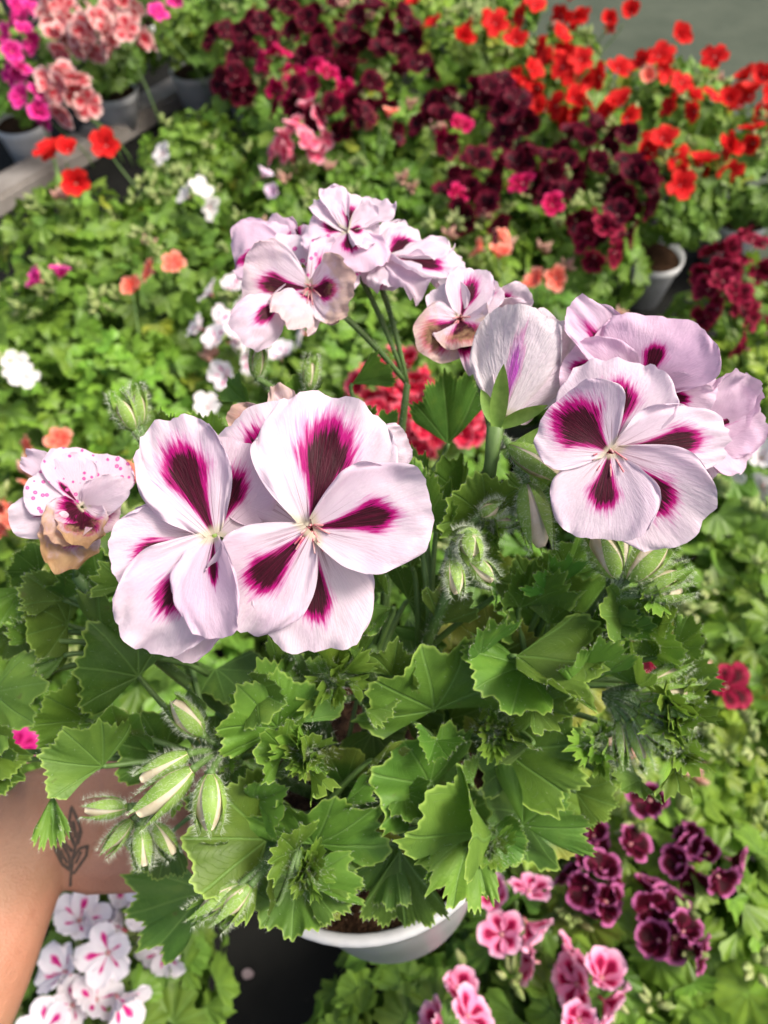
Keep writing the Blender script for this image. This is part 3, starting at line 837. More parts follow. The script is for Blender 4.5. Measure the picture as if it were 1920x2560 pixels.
# left fading flower
hflower(205, 1268, .296, [
    ((110, 1165, .290), 190, dict(blotch=(.42, .055, .18), spots=1., kl=.4, kr=.3, c=.35)),
    ((235, 1128, .300), 215, dict(blotch=(.42, .07, .16), spots=1., kl=.5, kr=.5, c=.25, tint=.3)),
    ((22, 1305, .286), 115, dict(blotch=(.5, .02, .15), kl=.3, kr=.3, c=.4)),
    ((55, 1140, .305), 70, dict(blotch=NOB, kl=.9, kr=.5, tint=.3, bo=(150, 1190, .3))),
    ((318, 1205, .292), 95, dict(blotch=NOB, kl=.6, kr=.5)),
    ((300, 1290, .300), 120, dict(blotch=(.4, .3, .35), kl=.6, kr=.5, tint=.5, wither=.2)),
    ((115, 1345, .280), 120, dict(blotch=(.15, .4, .30), wither=.8, kl=.8, kr=.8, crumple=.09)),
    ((210, 1370, .283), 130, dict(blotch=(.45, .3, .30), wither=1., kl=.9, kr=.9, crumple=.10)),
    ((145, 1425, .286), 150, dict(blotch=(.3, .2, .30), wither=1., kl=.6, kr=.6, crumple=.10)),
], nodekey='left', stamens=False)

# ---- buds
def bud_core(L, W, rnd):
    seg, nv = 14, 12
    vs, fs = [], []
    for j in range(nv):
        t = j / (nv - 1); r = W * .5 * (sin(pi * (.04 + .90 * t ** .85)) ** .75)
        for k in range(seg):
            an = 2 * pi * k / seg + t * 1.1
            rr = r * (1 + .10 * sin(3 * an + t * 4))
            vs.append(V3((rr * cos(an), L * t, rr * sin(an))))
    for j in range(nv - 1):
        for k in range(seg):
            k2 = (k + 1) % seg
            fs.append((j * seg + k, (j + 1) * seg + k, (j + 1) * seg + k2, j * seg + k2))
    fs.append(tuple((nv - 1) * seg + k for k in range(seg)))
    return mesh('bud', vs, fs)
def bud_sepal(L, W, spread, open_=.04):
    nu, nv = 7, 12
    vs = []
    for j in range(nv):
        t = j / (nv - 1)
        rr = W * .54 * (sin(pi * (.06 + .80 * t ** .85)) ** .7) + spread * L * max(0, t - .6) ** 1.5 * 2
        hw = (.55 if open_ > .045 else .60) * (1 - t ** 2.4)
        if t > .98: hw = .03
        for i in range(nu):
            s = -1 + 2 * i / (nu - 1)
            an = pi / 2 + s * hw
            vs.append(V3((rr * cos(an), L * 1.08 * t, rr * sin(an) * 1.03)))
    return vs, grid_faces(nu, nv)
def bud(x0, y0, x1, y1, d, wpx, open_=.04, nodekey=None, ped=None, d1=None, hairn=800, tint=None, cream=True):
    a, b = P(x0, y0, d), P(x1, y1, d1 or d - .004)
    L = (b - a).length; W = wpx / FPX * d * .86
    o = link('bud', bud_core(L * (1.0 if cream else .8), W * (.965 if cream else .92), RND), hero, M_BUD)
    place(o, a, b, (CAM - a).normalized(), RND.uniform(0, 70))
    sv_, sf_ = bud_sepal(L, W, open_, open_ if cream else 0)
    sm = mesh('sepal', sv_, sf_); sm.materials.append(M_SEPAL)
    allv, allf = [], []
    for k in range(5):
        s = link('sepal', sm, o)
        R = Matrix.Rotation(2 * pi * k / 5 + RND.uniform(-.08, .08), 4, 'Y')
        s.matrix_basis = R @ Matrix.Rotation(RND.uniform(-.03, .05), 4, 'X')
        k0 = len(allv); allv += [s.matrix_basis @ v for v in sv_]; allf += [tuple(q + k0 for q in f[::-1]) for f in sf_]
        if tint: s.color = (*tint, 1)
    smp = mesh_samples(allv, allf, hairn, RND)
    smp = [(p, V3((p.x, 0, p.z)).normalized() + V3((0, .35, 0))) for p, n in smp]
    link('hair', hairs_mesh(smp, .0030, .00010, RND), o, M_HAIR, kind='stuff')
    if ped is not None: stem('pedicel', P(*ped), a, .0013, .0016, V3((0, 0, .003)), hairs=80, parent=None)
    return o
BUDS = [
    # x0,y0,x1,y1,d,width, opts
    (1200, 1345, 1140, 1345, .283, 62, dict(ped=(1120, 1400, .30), cream=False)),
    (1172, 1335, 1182, 1405, .276, 70, dict(ped=(1120, 1400, .30), cream=False)),
    (1130, 1395, 1142, 1485, .279, 58, dict(ped=(1120, 1380, .30))),
    (1170, 1395, 1232, 1452, .282, 58, dict(ped=(1120, 1385, .30))),
    (1200, 1290, 1255, 1260, .290, 50, dict(ped=(1130, 1380, .30), cream=False)),
    (1225, 1310, 1290, 1300, .292, 40, dict(ped=(1130, 1380, .30), cream=False)),
    (1318, 1210, 1352, 1368, .288, 92, dict(open_=.10, ped=(1290, 1175, .29))),
    (1272, 1115, 1425, 1200, .288, 80, dict(open_=.28, ped=(1245, 1100, .295), d1=.278)),
    (1540, 1440, 1490, 1330, .292, 88, dict(open_=.12, ped=(1540, 1470, .31))),
    (1545, 1435, 1560, 1320, .294, 60, dict(open_=.10, ped=(1540, 1470, .31))),
    (1570, 1450, 1665, 1345, .292, 92, dict(open_=.14, ped=(1540, 1480, .31))),
    (1600, 1480, 1720, 1420, .298, 62, dict(ped=(1540, 1490, .31), cream=False)),
    (1610, 1490, 1730, 1470, .302, 55, dict(ped=(1540, 1490, .31), cream=False)),
    (505, 1835, 432, 1755, .300, 72, dict(open_=.10, ped=(560, 1880, .32))),
    (480, 1925, 345, 2035, .290, 85, dict(open_=.18, ped=(560, 1880, .32))),
    (470, 1885, 352, 1950, .298, 66, dict(open_=.12, ped=(560, 1880, .32))),
    (525, 1935, 522, 2075, .284, 88, dict(open_=.05, ped=(560, 1885, .32))),
    (318, 2018, 212, 2024, .312, 56, dict(ped=(400, 2020, .33))),
    (330, 2050, 260, 2130, .314, 50, dict(ped=(395, 2020, .33), cream=False)),
    (350, 2065, 362, 2165, .310, 56, dict(ped=(390, 2020, .33))),
    (385, 2060, 435, 2135, .316, 52, dict(ped=(395, 2020, .33))),
    (625, 2215, 540, 2305, .306, 60, dict(open_=.12, ped=(720, 2120, .322), cream=False)),
    (600, 2215, 478, 2290, .308, 60, dict(open_=.12, ped=(715, 2120, .322), cream=False)),
    (335, 1075, 290, 985, .330, 56, dict(ped=(380, 1150, .34), cream=False)),
    (350, 1065, 342, 965, .335, 50, dict(ped=(380, 1150, .34), cream=False)),
    (640, 945, 650, 855, .345, 46, dict(ped=(720, 1010, .36), cream=False)),
    (772, 975, 780, 890, .350, 44, dict(ped=(740, 1010, .36), cream=False)),
    (1240, 985, 1215, 915, .318, 55, dict(ped=(1240, 1060, .32), cream=False)),
    (1590, 1790, 1680, 1870, .312, 60, dict(ped=(1510, 1740, .325), cream=False)),
    (1600, 1760, 1735, 1790, .310, 62, dict(ped=(1510, 1735, .325), cream=False)),
    (1590, 1740, 1750, 1730, .312, 56, dict(ped=(1510, 1735, .325), cream=False)),
    (1570, 1800, 1620, 1920, .318, 46, dict(ped=(1510, 1745, .325), cream=False)),
    (1545, 1800, 1558, 1915, .320, 40, dict(ped=(1510, 1745, .325), cream=False)),
    (1600, 1720, 1720, 1660, .316, 50, dict(ped=(1520, 1730, .325), cream=False)),
]
for bb in BUDS:
    bud(*bb[:6], **bb[6])
# calyx of the flower seen from behind
for (x0, y0, d0, x1, y1, d1, wp) in [(1240, 1070, .284, 1262, 905, .272, 44), (1252, 1065, .284, 1372, 1008, .274, 36), (1236, 1055, .287, 1205, 975, .29, 36), (1258, 1140, .287, 1388, 1055, .28, 30)]:
    a, b = P(x0, y0, d0), P(x1, y1, d1)
    s = link('sepal', sepal_mesh((b - a).length, wp / FPX * d0), hero, M_SEPAL); place(s, a, b, (CAM - a).normalized(), RND.uniform(-15, 15))
tube('stem', [P(1215, 1250, .30), P(1228, 1150, .293), P(1240, 1062, .286)], [.0026, .0026, .0034], M_STEM, hero)

# ---- young hairy shoots
def shoot(x, y, d, n, size, spread):
    c = P(x, y, d); to = (CAM - c).normalized()
    v, f = tube_data([c - to * .02, c - to * .008, c], [.002, .0025, .0012], 8)
    o = link('young_shoot', mesh('young_shoot', v, f), hero, M_STEM)
    for k in range(n):
        an = RND.uniform(0, 6.28); el = RND.uniform(.15, 1.1)
        dirv = (RT * cos(an) + UP * sin(an)) * sin(el) + to * cos(el)
        R = size * RND.uniform(.6, 1.15)
        m = leaf_mesh(R, RND.randrange(9999), span=RND.uniform(35, 60), teeth=10, tamp=.2, lamp=.1, fold=RND.uniform(.5, 1.0), cone=.2, nr=4, per=2)
        l = link('leaf', m, o, M_LEAF); b = c + dirv * spread * RND.uniform(.1, .6) - to * .006
        place(l, b, b + dirv * R, to, RND.uniform(-60, 60)); l.color = (1.6, 1.35, 1.0, 1)
    smp = []
    for _ in range(700):
        an = RND.uniform(0, 6.28); el = RND.uniform(0, 1.3)
        dirv = (RT * cos(an) + UP * sin(an)) * sin(el) + to * cos(el)
        smp.append((c + dirv * spread * RND.uniform(.3, 1.0) - to * .004, dirv))
    link('hair', hairs_mesh(smp, .0032, .00010, RND), o, M_HAIR, kind='stuff')
for a in [(765, 2180, .305, 15, .011, .012), (770, 1885, .303, 16, .013, .014), (1225, 2115, .335, 12, .011, .012), (1640, 1470, .302, 14, .012, .012),
          (1680, 1790, .315, 18, .016, .016), (1230, 1310, .292, 10, .010, .010), (835, 1700, .312, 8, .018, .012), (1240, 1830, .325, 10, .012, .012),
          (1700, 1880, .325, 12, .014, .014), (550, 1890, .322, 8, .010, .010), (410, 2015, .33, 6, .008, .008), (1500, 1860, .322, 8, .014, .012)]:
    shoot(*a)
# hanging young hairy leaf by the wrist
for (tx, ty, r) in ((95, 2120, -20), (140, 2128, 10), (165, 2095, 35)):
    hleaf(132, 1985, .315, tx, ty, .312, span=34, teeth=10, tamp=.16, fold=.6, tint=PALE, roll=r, petiole=False)
stem('stem', P(255, 1915, .32), P(132, 1985, .315), .0012, .0012, V3((0, 0, .004)), hairs=80)

# ------------------------------------------------------------------ the hand and forearm
def loft(bm, secs, seg=20):
    """secs: (centre, half-width a, half-thickness b, side vector)"""
    rings = []
    n = len(secs)
    for i, (c, a, b, s) in enumerate(secs):
        t = (secs[min(i + 1, n - 1)][0] - secs[max(i - 1, 0)][0]).normalized()
        s = (s - t * s.dot(t)).normalized(); u = t.cross(s)
        rings.append([bm.verts.new(c + s * (a * cos(2 * pi * k / seg)) + u * (b * sin(2 * pi * k / seg))) for k in range(seg)])
    for i in range(n - 1):
        for k in range(seg):
            k2 = (k + 1) % seg
            bm.faces.new((rings[i][k], rings[i][k2], rings[i + 1][k2], rings[i + 1][k]))
    for i, fl in ((0, 1), (n - 1, 0)):
        c = secs[i][0]; t = (secs[1][0] - secs[0][0]).normalized() * -1 if i == 0 else (secs[-1][0] - secs[-2][0]).normalized()
        r = min(secs[i][1], secs[i][2])
        p = bm.verts.new(c + t * r * .8)
        for k in range(seg):
            k2 = (k + 1) % seg
            bm.faces.new((rings[i][k2], rings[i][k], p) if i == 0 else (rings[i][k], rings[i][k2], p))
def skin_material():
    b = NB('skin_tan'); tc = b.n('ShaderNodeTexCoord').outputs['Object']
    n1 = b.noise(tc, 40, 4, .6); n2 = b.noise(tc, 900, 3, .6); n3 = b.noise(tc, 14, 2, .5)
    col = b.mix(b.ss(n1, .3, .75), (.335, .172, .098), (.405, .220, .132))
    n4 = b.noise(tc, 260, 4, .7)
    col = b.mix(b.ss(n4, .50, .72, 0, .35), col, (.34, .15, .085))
    col = b.mix(b.ss(b.noise(tc, 110, 2, .5), .66, .74, 0, .45), col, (.26, .115, .06))
    col = b.mix(b.ss(n3, .5, .75, 0, .5), col, (.50, .20, .13))
    at = b.attr('palm')
    col = b.mix(b.math('MULTIPLY', at.outputs['Fac'], .65), col, (.47, .225, .16))
    vo = b.n('ShaderNodeTexVoronoi'); b.put(vo.inputs['Vector'], tc); vo.inputs['Scale'].default_value = 700
    nrm = b.bump(b.math('ADD', n2, vo.outputs['Distance']), .45, .0007)
    return b.done(b.bsdf(col, .5, nrm, .4, sss=.12, sssr=(.006, .002, .001)))
M_SKIN = skin_material()
def make_arm():
    bm = bmesh.new()
    W0 = P(95, 2060, .445)
    el = P(-330, 2760, .37)
    fd = (el - W0).normalized()
    to = (CAM - W0).normalized()
    side = fd.cross(to).normalized()
    secs = []
    for f, a, b in ((-.03, .031, .021), (.06, .0290, .0205), (.16, .0300, .0225), (.32, .0345, .028), (.5, .040, .034), (.72, .0445, .040), (1.0, .044, .041)):
        secs.append((W0 + (el - W0) * f, a, b, side))
    loft(bm, secs)
    K = P(455, 2035, .487)                       # knuckle line centre
    hd = (K - W0).normalized()
    hs = hd.cross(to).normalized()                # across the palm (towards the image bottom or top)
    hn = hs.cross(hd).normalized()
    if hn.dot(to) < 0: hn = -hn
    up = hs if hs.dot(UP) > 0 else -hs
    palm = []
    for f, a, b in ((-.12, .029, .020), (.1, .034, .019), (.35, .041, .0175), (.7, .043, .0155), (1.0, .041, .013)):
        palm.append((W0 + (K - W0) * f, a, b, hs))
    loft(bm, palm)
    # mounds of the palm
    th0 = W0 + hd * .030 + up * .020 + hn * .006
    loft(bm, [(th0 - hd * .016 , .011, .010, hs), (th0, .0175, .014, hs), (th0 + hd * .028 + up * .004, .0165, .013, hs), (th0 + hd * .045 + up * .009, .012, .010, hs)])
    he0 = W0 + hd * .035 - up * .022 + hn * .004
    loft(bm, [(he0 - hd * .02, .010, .009, hs), (he0, .015, .012, hs), (he0 + hd * .035, .014, .011, hs), (he0 + hd * .055, .010, .008, hs)])
    # fingers run under the bottom of the pot and curl up on its far side
    bot = POT_C - POT_AX * .1395
    for k, (lat, Ls, r) in enumerate(((.030, .076, .0088), (.010, .086, .0092), (-.011, .080, .0088), (-.030, .064, .0078))):
        p0 = K + up * lat * 1.0 - hd * .010
        tgt = bot + up * (lat * 1.0 + .012) - hd * .030 - POT_AX * (r + .002)
        tgt2 = tgt + hd * (Ls * .46) 
        m1 = p0.lerp(tgt, .5) - hn * .003
        tip = tgt2 + hd * (Ls * .22)
        loft(bm, [(p0, r * 1.15, r * 1.1, up), (m1, r * 1.05, r, up), (tgt, r, r * .97, up), (tgt.lerp(tgt2, .6), r * .95, r * .92, up), (tgt2, r * .93, r * .88, up), (tip, r * .8, r * .72, up)], 14)
    # thumb leaves the side of the palm and lies against the pot's wall
    t0 = th0 + hd * .022 + up * .012
    wall = POT_C - POT_AX * .055 - RT * .078 + UP * .012
    t1 = t0.lerp(wall, .5) + up * .006 + hn * .004
    t2 = wall - RT * .003
    t3 = t2 + POT_AX * .012 + UP * .016 + RT * .006
    loft(bm, [(t0, .012, .011, hs), (t1, .0110, .010, hs), (t2, .0100, .0085, hs), (t3, .008, .0065, hs)], 14)
    m = bpy.data.meshes.new('tmp'); bm.to_mesh(m); bm.free()
    tmp = bpy.data.objects.new('tmp', m); COL.objects.link(tmp)
    md = tmp.modifiers.new('r', 'REMESH'); md.mode = 'VOXEL'; md.voxel_size = .0021; md.use_smooth_shade = True
    ms = tmp.modifiers.new('s', 'SMOOTH'); ms.iterations = 7; ms.factor = .5
    dg = bpy.context.evaluated_depsgraph_get()
    fin = bpy.data.meshes.new_from_object(tmp.evaluated_get(dg))
    bpy.data.objects.remove(tmp)
    fin.name = 'forearm_and_hand'
    # creases of the wrist and the palm
    crease = []
    nrmv = [v.normal.copy() for v in fin.vertices]
    def seg_d(p, a, b):
        ab = b - a; t = max(0, min(1, (p - a).dot(ab) / ab.length_squared)); return (p - (a + ab * t)).length
    CR = [([(252, 1880), (246, 1960), (245, 2010)], .0011), ([(262, 2040), (262, 2085), (232, 2135)], .0013), ([(205, 1940), (212, 2010)], .0005), ([(180, 1960), (186, 2040)], .0004), ([(222, 1930), (228, 2000)], .0005)]
    bv = BVHTree.FromPolygons([v.co for v in fin.vertices], [p.vertices for p in fin.polygons])
    lines = []
    for pts, dep in CR:
        hp = []
        for (x, y) in pts:
            h = bv.ray_cast(CAM, ray(x, y).normalized())
            if h[0] is not None: hp.append(h[0])
        for a, b in zip(hp, hp[1:]): lines.append((a, b, dep))
    pal = []
    for i, v in enumerate(fin.vertices):
        q = 0
        for a, b, dep in lines:
            dd = seg_d(v.co, a, b)
            if dd < .006: q = max(q, dep * math.exp(-(dd / .0019) ** 2))
        if q: v.co -= nrmv[i] * q
        f = (v.co - W0).dot(hd); g = nrmv[i].dot(hn)
        pal.append(max(0, min(1, (f - .005) / .035)) * max(0, min(1, .5 + g)))
    a = fin.attributes.new('palm', 'FLOAT', 'POINT'); a.data.foreach_set('value', pal)
    fin.update()
    fin.polygons.foreach_set('use_smooth', [True] * len(fin.polygons))
    o = link('person', fin, None, M_SKIN, label='bare forearm and hand with a leaf tattoo on the wrist, supporting the white pot', category='person')
    # tattoo: thin ink lines on the skin
    bv = BVHTree.FromPolygons([v.co for v in fin.vertices], [p.vertices for p in fin.polygons])
    def Z(p): return (p[0] * .3617, 1850 + p[1] * .3617)
    STR = [([(482, 1090), (490, 930), (505, 800), (530, 700), (555, 610)], .0011), ([(490, 900), (430, 860), (385, 770), (365, 660), (430, 720), (475, 800), (490, 900)], .0012),
           ([(520, 740), (485, 660), (478, 560), (492, 460), (540, 560), (560, 640), (530, 740)], .0012), ([(505, 820), (550, 750), (605, 730), (595, 800), (525, 900), (500, 930)], .0012),
           ([(500, 770), (455, 725), (440, 690)], .0013), ([(420, 760), (470, 870)], .0009), ([(500, 560), (530, 700)], .0016), ([(560, 770), (515, 870)], .0010), ([(395, 740), (440, 840)], .0012)]
    vs, fs = [], []
    for pts, wd in STR:
        hp = []
        for a, b in zip(pts, pts[1:]):
            for q in range(6):
                x, y = Z((a[0] + (b[0] - a[0]) * q / 6, a[1] + (b[1] - a[1]) * q / 6))
                h = bv.ray_cast(CAM, ray(x, y).normalized())
                if h[0] is not None: hp.append((h[0] + h[1] * .00035, h[1]))
        for i, (p, n) in enumerate(hp):
            t = hp[min(i + 1, len(hp) - 1)][0] - hp[max(i - 1, 0)][0]
            s = t.cross(n)
            if s.length < 1e-9: continue
            s.normalize(); k = len(vs)
            vs += [p - s * wd * .75, p + s * wd * .75]
            if i and k >= 2: fs.append((k - 2, k - 1, k + 1, k))
        # break strips
        if vs: vs += [vs[-1], vs[-1]]
    fs = [f for f in fs if (vs[f[0]] - vs[f[3]]).length < .004]
    link('tattoo', mesh('tattoo', vs, fs), o, plain('tattoo_ink', (.075, .06, .05), (.16, .10, .07), 700, .6, 0, .2))
    return o
make_arm()

# ------------------------------------------------------------------ the plants behind and below
KINDS = {
    #        body            rim              blotch             border          (y0,bw,bl)          radius, flowers
    'red':     ((.64, .014, .015), (.70, .028, .020), (.20, .004, .006), (.62, .012, .012), (.30, .10, .2), .027),
    'maroon':  ((.095, .005, .016), (.14, .007, .024), (.014, .001, .004), (.055, .003, .012), (.48, .3, .3), .027),
    'crimson': ((.50, .008, .080), (.58, .02, .13), (.12, .002, .012), (.36, .004, .05), (.4, .2, .25), .025),
    'salmon':  ((.72, .30, .30), (.80, .56, .51), (.50, .035, .055), (.72, .16, .17), (.45, .26, .3), .027),
    'magenta': ((.78, .04, .30), (.80, .10, .38), (.40, .004, .10), (.6, .01, .2), (.4, .18, .25), .024),
    'pink':    ((.80, .20, .30), (.84, .40, .46), (.60, .03, .10), (.75, .09, .19), (.4, .2, .28), .025),
    'white':   ((.80, .77, .75), None, (.60, .30, .40), (.80, .62, .68), (.3, .06, .1), .025),
    'spotted': ((.82, .77, .79), None, (.56, .012, .19), (.74, .20, .42), (.45, .11, .20), .027),
    'plum':    ((.11, .005, .026), (.50, .13, .31), (.030, .001, .005), (.08, .003, .014), (.45, .4, .33), .021),
    'rose':    ((.80, .27, .44), (.84, .46, .60), (.26, .006, .045), (.66, .04, .16), (.45, .22, .25), .022),
    'coral':   ((.86, .20, .13), (.88, .38, .28), (.70, .05, .05), (.80, .1, .08), (.35, .12, .2), .025),
    'cherry':  ((.64, .028, .07), (.74, .16, .22), (.22, .004, .02), (.55, .015, .05), (.45, .16, .2), .021),
    'lilac':   ((.80, .60, .76), (.84, .70, .80), (.62, .16, .42), (.72, .36, .6), (.35, .1, .2), .023),
    'wine':    ((.24, .008, .035), (.34, .02, .06), (.05, .001, .006), (.14, .004, .016), (.48, .25, .3), .026),
}
PET = {}
for kname, (body, rim, blo, bor, bl, rad) in KINDS.items():
    mt = petal_material('petal_' + kname, body, rim, blo, bor, trans=.30, veins=False, fine=False)
    lst = []
    for q in range(4):
        up_ = q < 2
        b3 = bl if (up_ or kname not in ('spotted',)) else (bl[0], bl[1] * .55, bl[2] * .8)
        m = petal_mesh(rad, rad * (1.02 if kname in ('plum', 'rose', 'salmon', 'maroon') else .92), 31 * q + len(kname), c=.32, kl=.45, kr=.45, bow=.02, ruf=.10, blotch=b3, nu=13, nv=10, reflex=.05)
        m.materials.append(mt); lst.append(m)
    PET[kname] = lst
def centre_mesh():
    v, f = tube_data([V3((0, 0, -.006)), V3((0, 0, 0)), V3((0, 0, .003))], [.0014, .0018, .0008], 6)
    m = mesh('flower', v, f); m.materials.append(M_STAMEN); return m
CEN = centre_mesh()
BGR = random.Random(21)
def bg_flower(parent, off, pos, nrm, kind, scale=1.0, cup=.35):
    o = link('flower', CEN, parent)
    n = nrm.normalized(); a = n.orthogonal().normalized(); a = Matrix.Rotation(BGR.uniform(0, 6.28), 3, n) @ a; b = n.cross(a)
    m = Matrix((a, b, n)).transposed().to_4x4(); m.translation = pos - off
    o.matrix_basis = m
    cj = BGR.uniform(-.25, .5)
    for k in range(5):
        an = 2 * pi * k / 5 + BGR.uniform(-.2, .2)
        p = link('petal', PET[kind][(0 if k < 2 else 2) + BGR.randrange(2)], o)
        e = cup + cj + BGR.uniform(-.15, .25)
        dirv = V3((cos(an) * cos(e), sin(an) * cos(e), sin(e)))
        place(p, V3((cos(an), sin(an), 0)) * .002, dirv, V3((0, 0, 1)))
        s = scale * BGR.uniform(.82, 1.1)
        p.matrix_basis = p.matrix_basis @ Matrix.Diagonal((s, s, s, 1))
    return o

LV = {'regal': [leaf_mesh(1.0, 100 + i, span=105, teeth=16, tamp=.10, lamp=.12, cone=.18, wave=.12, nr=4, per=2, droop=.15, pleat=.05) for i in range(8)],
      'angel': [leaf_mesh(1.0, 200 + i, span=108, teeth=12, tamp=.14, lamp=.16, cone=.35, wave=.24, nr=4, per=2, droop=.1, pleat=.08) for i in range(8)],
      'zonal': [leaf_mesh(1.0, 300 + i, span=150, teeth=14, tamp=.05, lamp=.05, cone=.10, wave=.12, nr=4, per=2, droop=.2, pleat=.04) for i in range(6)]}
for l in LV.values():
    for m in l: m.materials.append(M_LEAF_BG)
def foliage_mesh(seed, rx=.115, rz=.10, n=110):
    rnd = random.Random(seed); vs, fs, uv = [], [], []
    src = LV['regal'][seed % 8]
    sv_ = [v.co.copy() for v in src.vertices]; sf = [tuple(p.vertices) for p in src.polygons]
    suv = [None] * len(sv_)
    for l in src.loops: suv[l.vertex_index] = tuple(src.uv_layers[0].data[l.index].uv)
    for i in range(n):
        el = rnd.uniform(-.3, 1.4); az = rnd.uniform(0, 6.28); q = rnd.uniform(.55, 1)
        nn = V3((cos(el) * cos(az), cos(el) * sin(az), sin(el)))
        p = V3((nn.x * rx * q, nn.y * rx * q, nn.z * rz * q))
        Y = (nn.cross(V3((rnd.gauss(0, 1), rnd.gauss(0, 1), rnd.gauss(0, 1))))).normalized()
        X = Y.cross(nn); M = Matrix((X, Y, nn)).transposed(); s = rnd.uniform(.018, .026); k = len(vs)
        vs += [p + M @ (v * s) for v in sv_]; fs += [tuple(x + k for x in f) for f in sf]; uv += suv
    m = mesh('foliage', vs, fs); setuv(m, uv); m.materials.append(M_LEAF_BG); return m
FOL = [foliage_mesh(s) for s in (1, 2, 3)]
def pot_bg_mesh(r):
    prof = [(.001, .002), (r * .72, .002), (r * .93, .088), (r * .95, .090), (r, .092), (r * 1.03, .112), (r * .99, .113), (r * .93, .094), (.001, .092)]
    seg = 32; vs, fs = [], []
    for (rr, h) in prof:
        for k in range(seg): vs.append((rr * cos(2 * pi * k / seg), rr * sin(2 * pi * k / seg), h))
    for i in range(len(prof) - 1):
        for k in range(seg):
            k2 = (k + 1) % seg; fs.append((i * seg + k, i * seg + k2, (i + 1) * seg + k2, (i + 1) * seg + k))
    m = mesh('pot', vs, fs); m.materials.append(M_POTBG); return m
POTBG = pot_bg_mesh(.062)
def soil_bg():
    vs = [(.058 * cos(2 * pi * k / 24), .058 * sin(2 * pi * k / 24), .100) for k in range(24)] + [(0, 0, .104)]
    m = mesh('soil', vs, [(k, (k + 1) % 24, 24) for k in range(24)]); m.materials.append(M_SOIL); return m
SOILBG = soil_bg()
def bud_cluster_mesh(seed):
    rnd = random.Random(seed); vs, fs = [], []
    for i in range(7):
        an = rnd.uniform(0, 6.28); el = rnd.uniform(.3, 1.5)
        dv = V3((cos(an) * cos(el), sin(an) * cos(el), sin(el))); L = rnd.uniform(.006, .011); p = dv * .004
        v, f = tube_data([p, p + dv * L * .4, p + dv * L], [.0009, .0022, .0005], 6); k = len(vs); vs += v; fs += [tuple(q + k for q in ff) for ff in f]
    m = mesh('bud_cluster', vs, fs); return m
M_BUDBG = plain('bud_pale_green', (.26, .37, .10), (.44, .47, .20), 120, .45, .3)
M_BUDPK = plain('bud_pinkish', (.55, .38, .26), (.62, .26, .24), 120, .45, .3)
BUDC = []
for s in range(4):
    m = bud_cluster_mesh(s); m.materials.append(M_BUDBG if s < 3 else M_BUDPK); BUDC.append(m)

PLANTS = []
def bg_plant(x, y, label, leaf='regal', tint=(1, 1, 1), n=105, rx=.135, rz=.115, size=.027, zc=.185, pot=True, buds=4, name='geranium'):
    top = G(x, y, zc + rz * .85)
    zc += BGR.uniform(-.018, .018); tj = BGR.uniform(.82, 1.16); tint = (tint[0] * tj * BGR.uniform(.92, 1.1), tint[1] * tj, tint[2] * tj)
    c = V3((top.x, top.y, 0))
    root = empty(name, c, label=label, category='plant', group='potted geraniums set out on the ground')
    po = link('pot', POTBG, root); po.rotation_euler = (0, 0, BGR.uniform(0, 6))
    link('soil', SOILBG, root)
    fo = link('foliage', FOL[BGR.randrange(3)], root, kind='stuff'); fo.location = (0, 0, zc - .01); fo.rotation_euler = (0, 0, BGR.uniform(0, 6)); fo.scale = (rx / .135,) * 3
    fo.color = (tint[0] * .8, tint[1] * .85, tint[2] * .8, 1)
    lobes = [(BGR.uniform(0, 6.28), BGR.uniform(.1, 1.2)) for _ in range(7)]
    lobv = [V3((cos(e) * cos(a), cos(e) * sin(a), sin(e))) for a, e in lobes]
    for i in range(n):
        f = (i + .5) / n
        sz_ = 1 - f * 1.16 ; el = math.asin(max(-1, min(1, sz_))); az = i * 2.39996 + BGR.uniform(-.25, .25)
        nn = V3((cos(el) * cos(az), cos(el) * sin(az), sin(el)))
        bump = max(nn.dot(l) for l in lobv)
        q = .80 + .24 * max(0, (bump - .75) / .25) + BGR.uniform(-.10, .08)
        p = V3((nn.x * rx * q, nn.y * rx * q, zc + nn.z * rz * q))
        out = V3((nn.x, nn.y, nn.z * .7 + .45)).normalized()
        out = (out + V3((BGR.gauss(0, .3), BGR.gauss(0, .3), BGR.gauss(0, .25)))).normalized()
        tang = V3((nn.x, nn.y, -.3)) + V3((BGR.gauss(0, .5), BGR.gauss(0, .5), BGR.gauss(0, .25)))
        s = size * BGR.uniform(.7, 1.25)
        lm = LV[leaf][BGR.randrange(len(LV[leaf]))]
        o = link('leaf', lm, root)
        Y = (tang - out * tang.dot(out))
        if Y.length < .05: Y = out.orthogonal()
        Y.normalize()
        X = Y.cross(out); M = Matrix((X, Y, out)).transposed().to_4x4() @ Matrix.Diagonal((s, s, s, 1)); M.translation = p - Y * s * .5
        o.matrix_basis = M
        v = BGR.uniform(.86, 1.16); young = max(0, nn.z) * BGR.uniform(0, .3)
        o.color = (tint[0] * v * (1 + young), tint[1] * v * (1 + young * .6), tint[2] * v, 1)
        if BGR.random() < .015: o.color = (2.3, 1.35, .9, 1)
    for i in range(int(buds * 1.4)):
        az = BGR.uniform(0, 6.28); el = BGR.uniform(.5, 1.5)
        o = link('bud_cluster', BUDC[3 if BGR.random() < .08 else BGR.randrange(3)], root)
        o.location = (rx * .9 * cos(el) * cos(az), rx * .9 * cos(el) * sin(az), zc + rz * (.92 * sin(el) + .16)); o.scale = (BGR.uniform(1.5, 2.5),) * 3
        o.rotation_euler = (BGR.uniform(-.5, .5), BGR.uniform(-.5, .5), az)
    PLANTS.append((root, c, zc, rz))
    return root

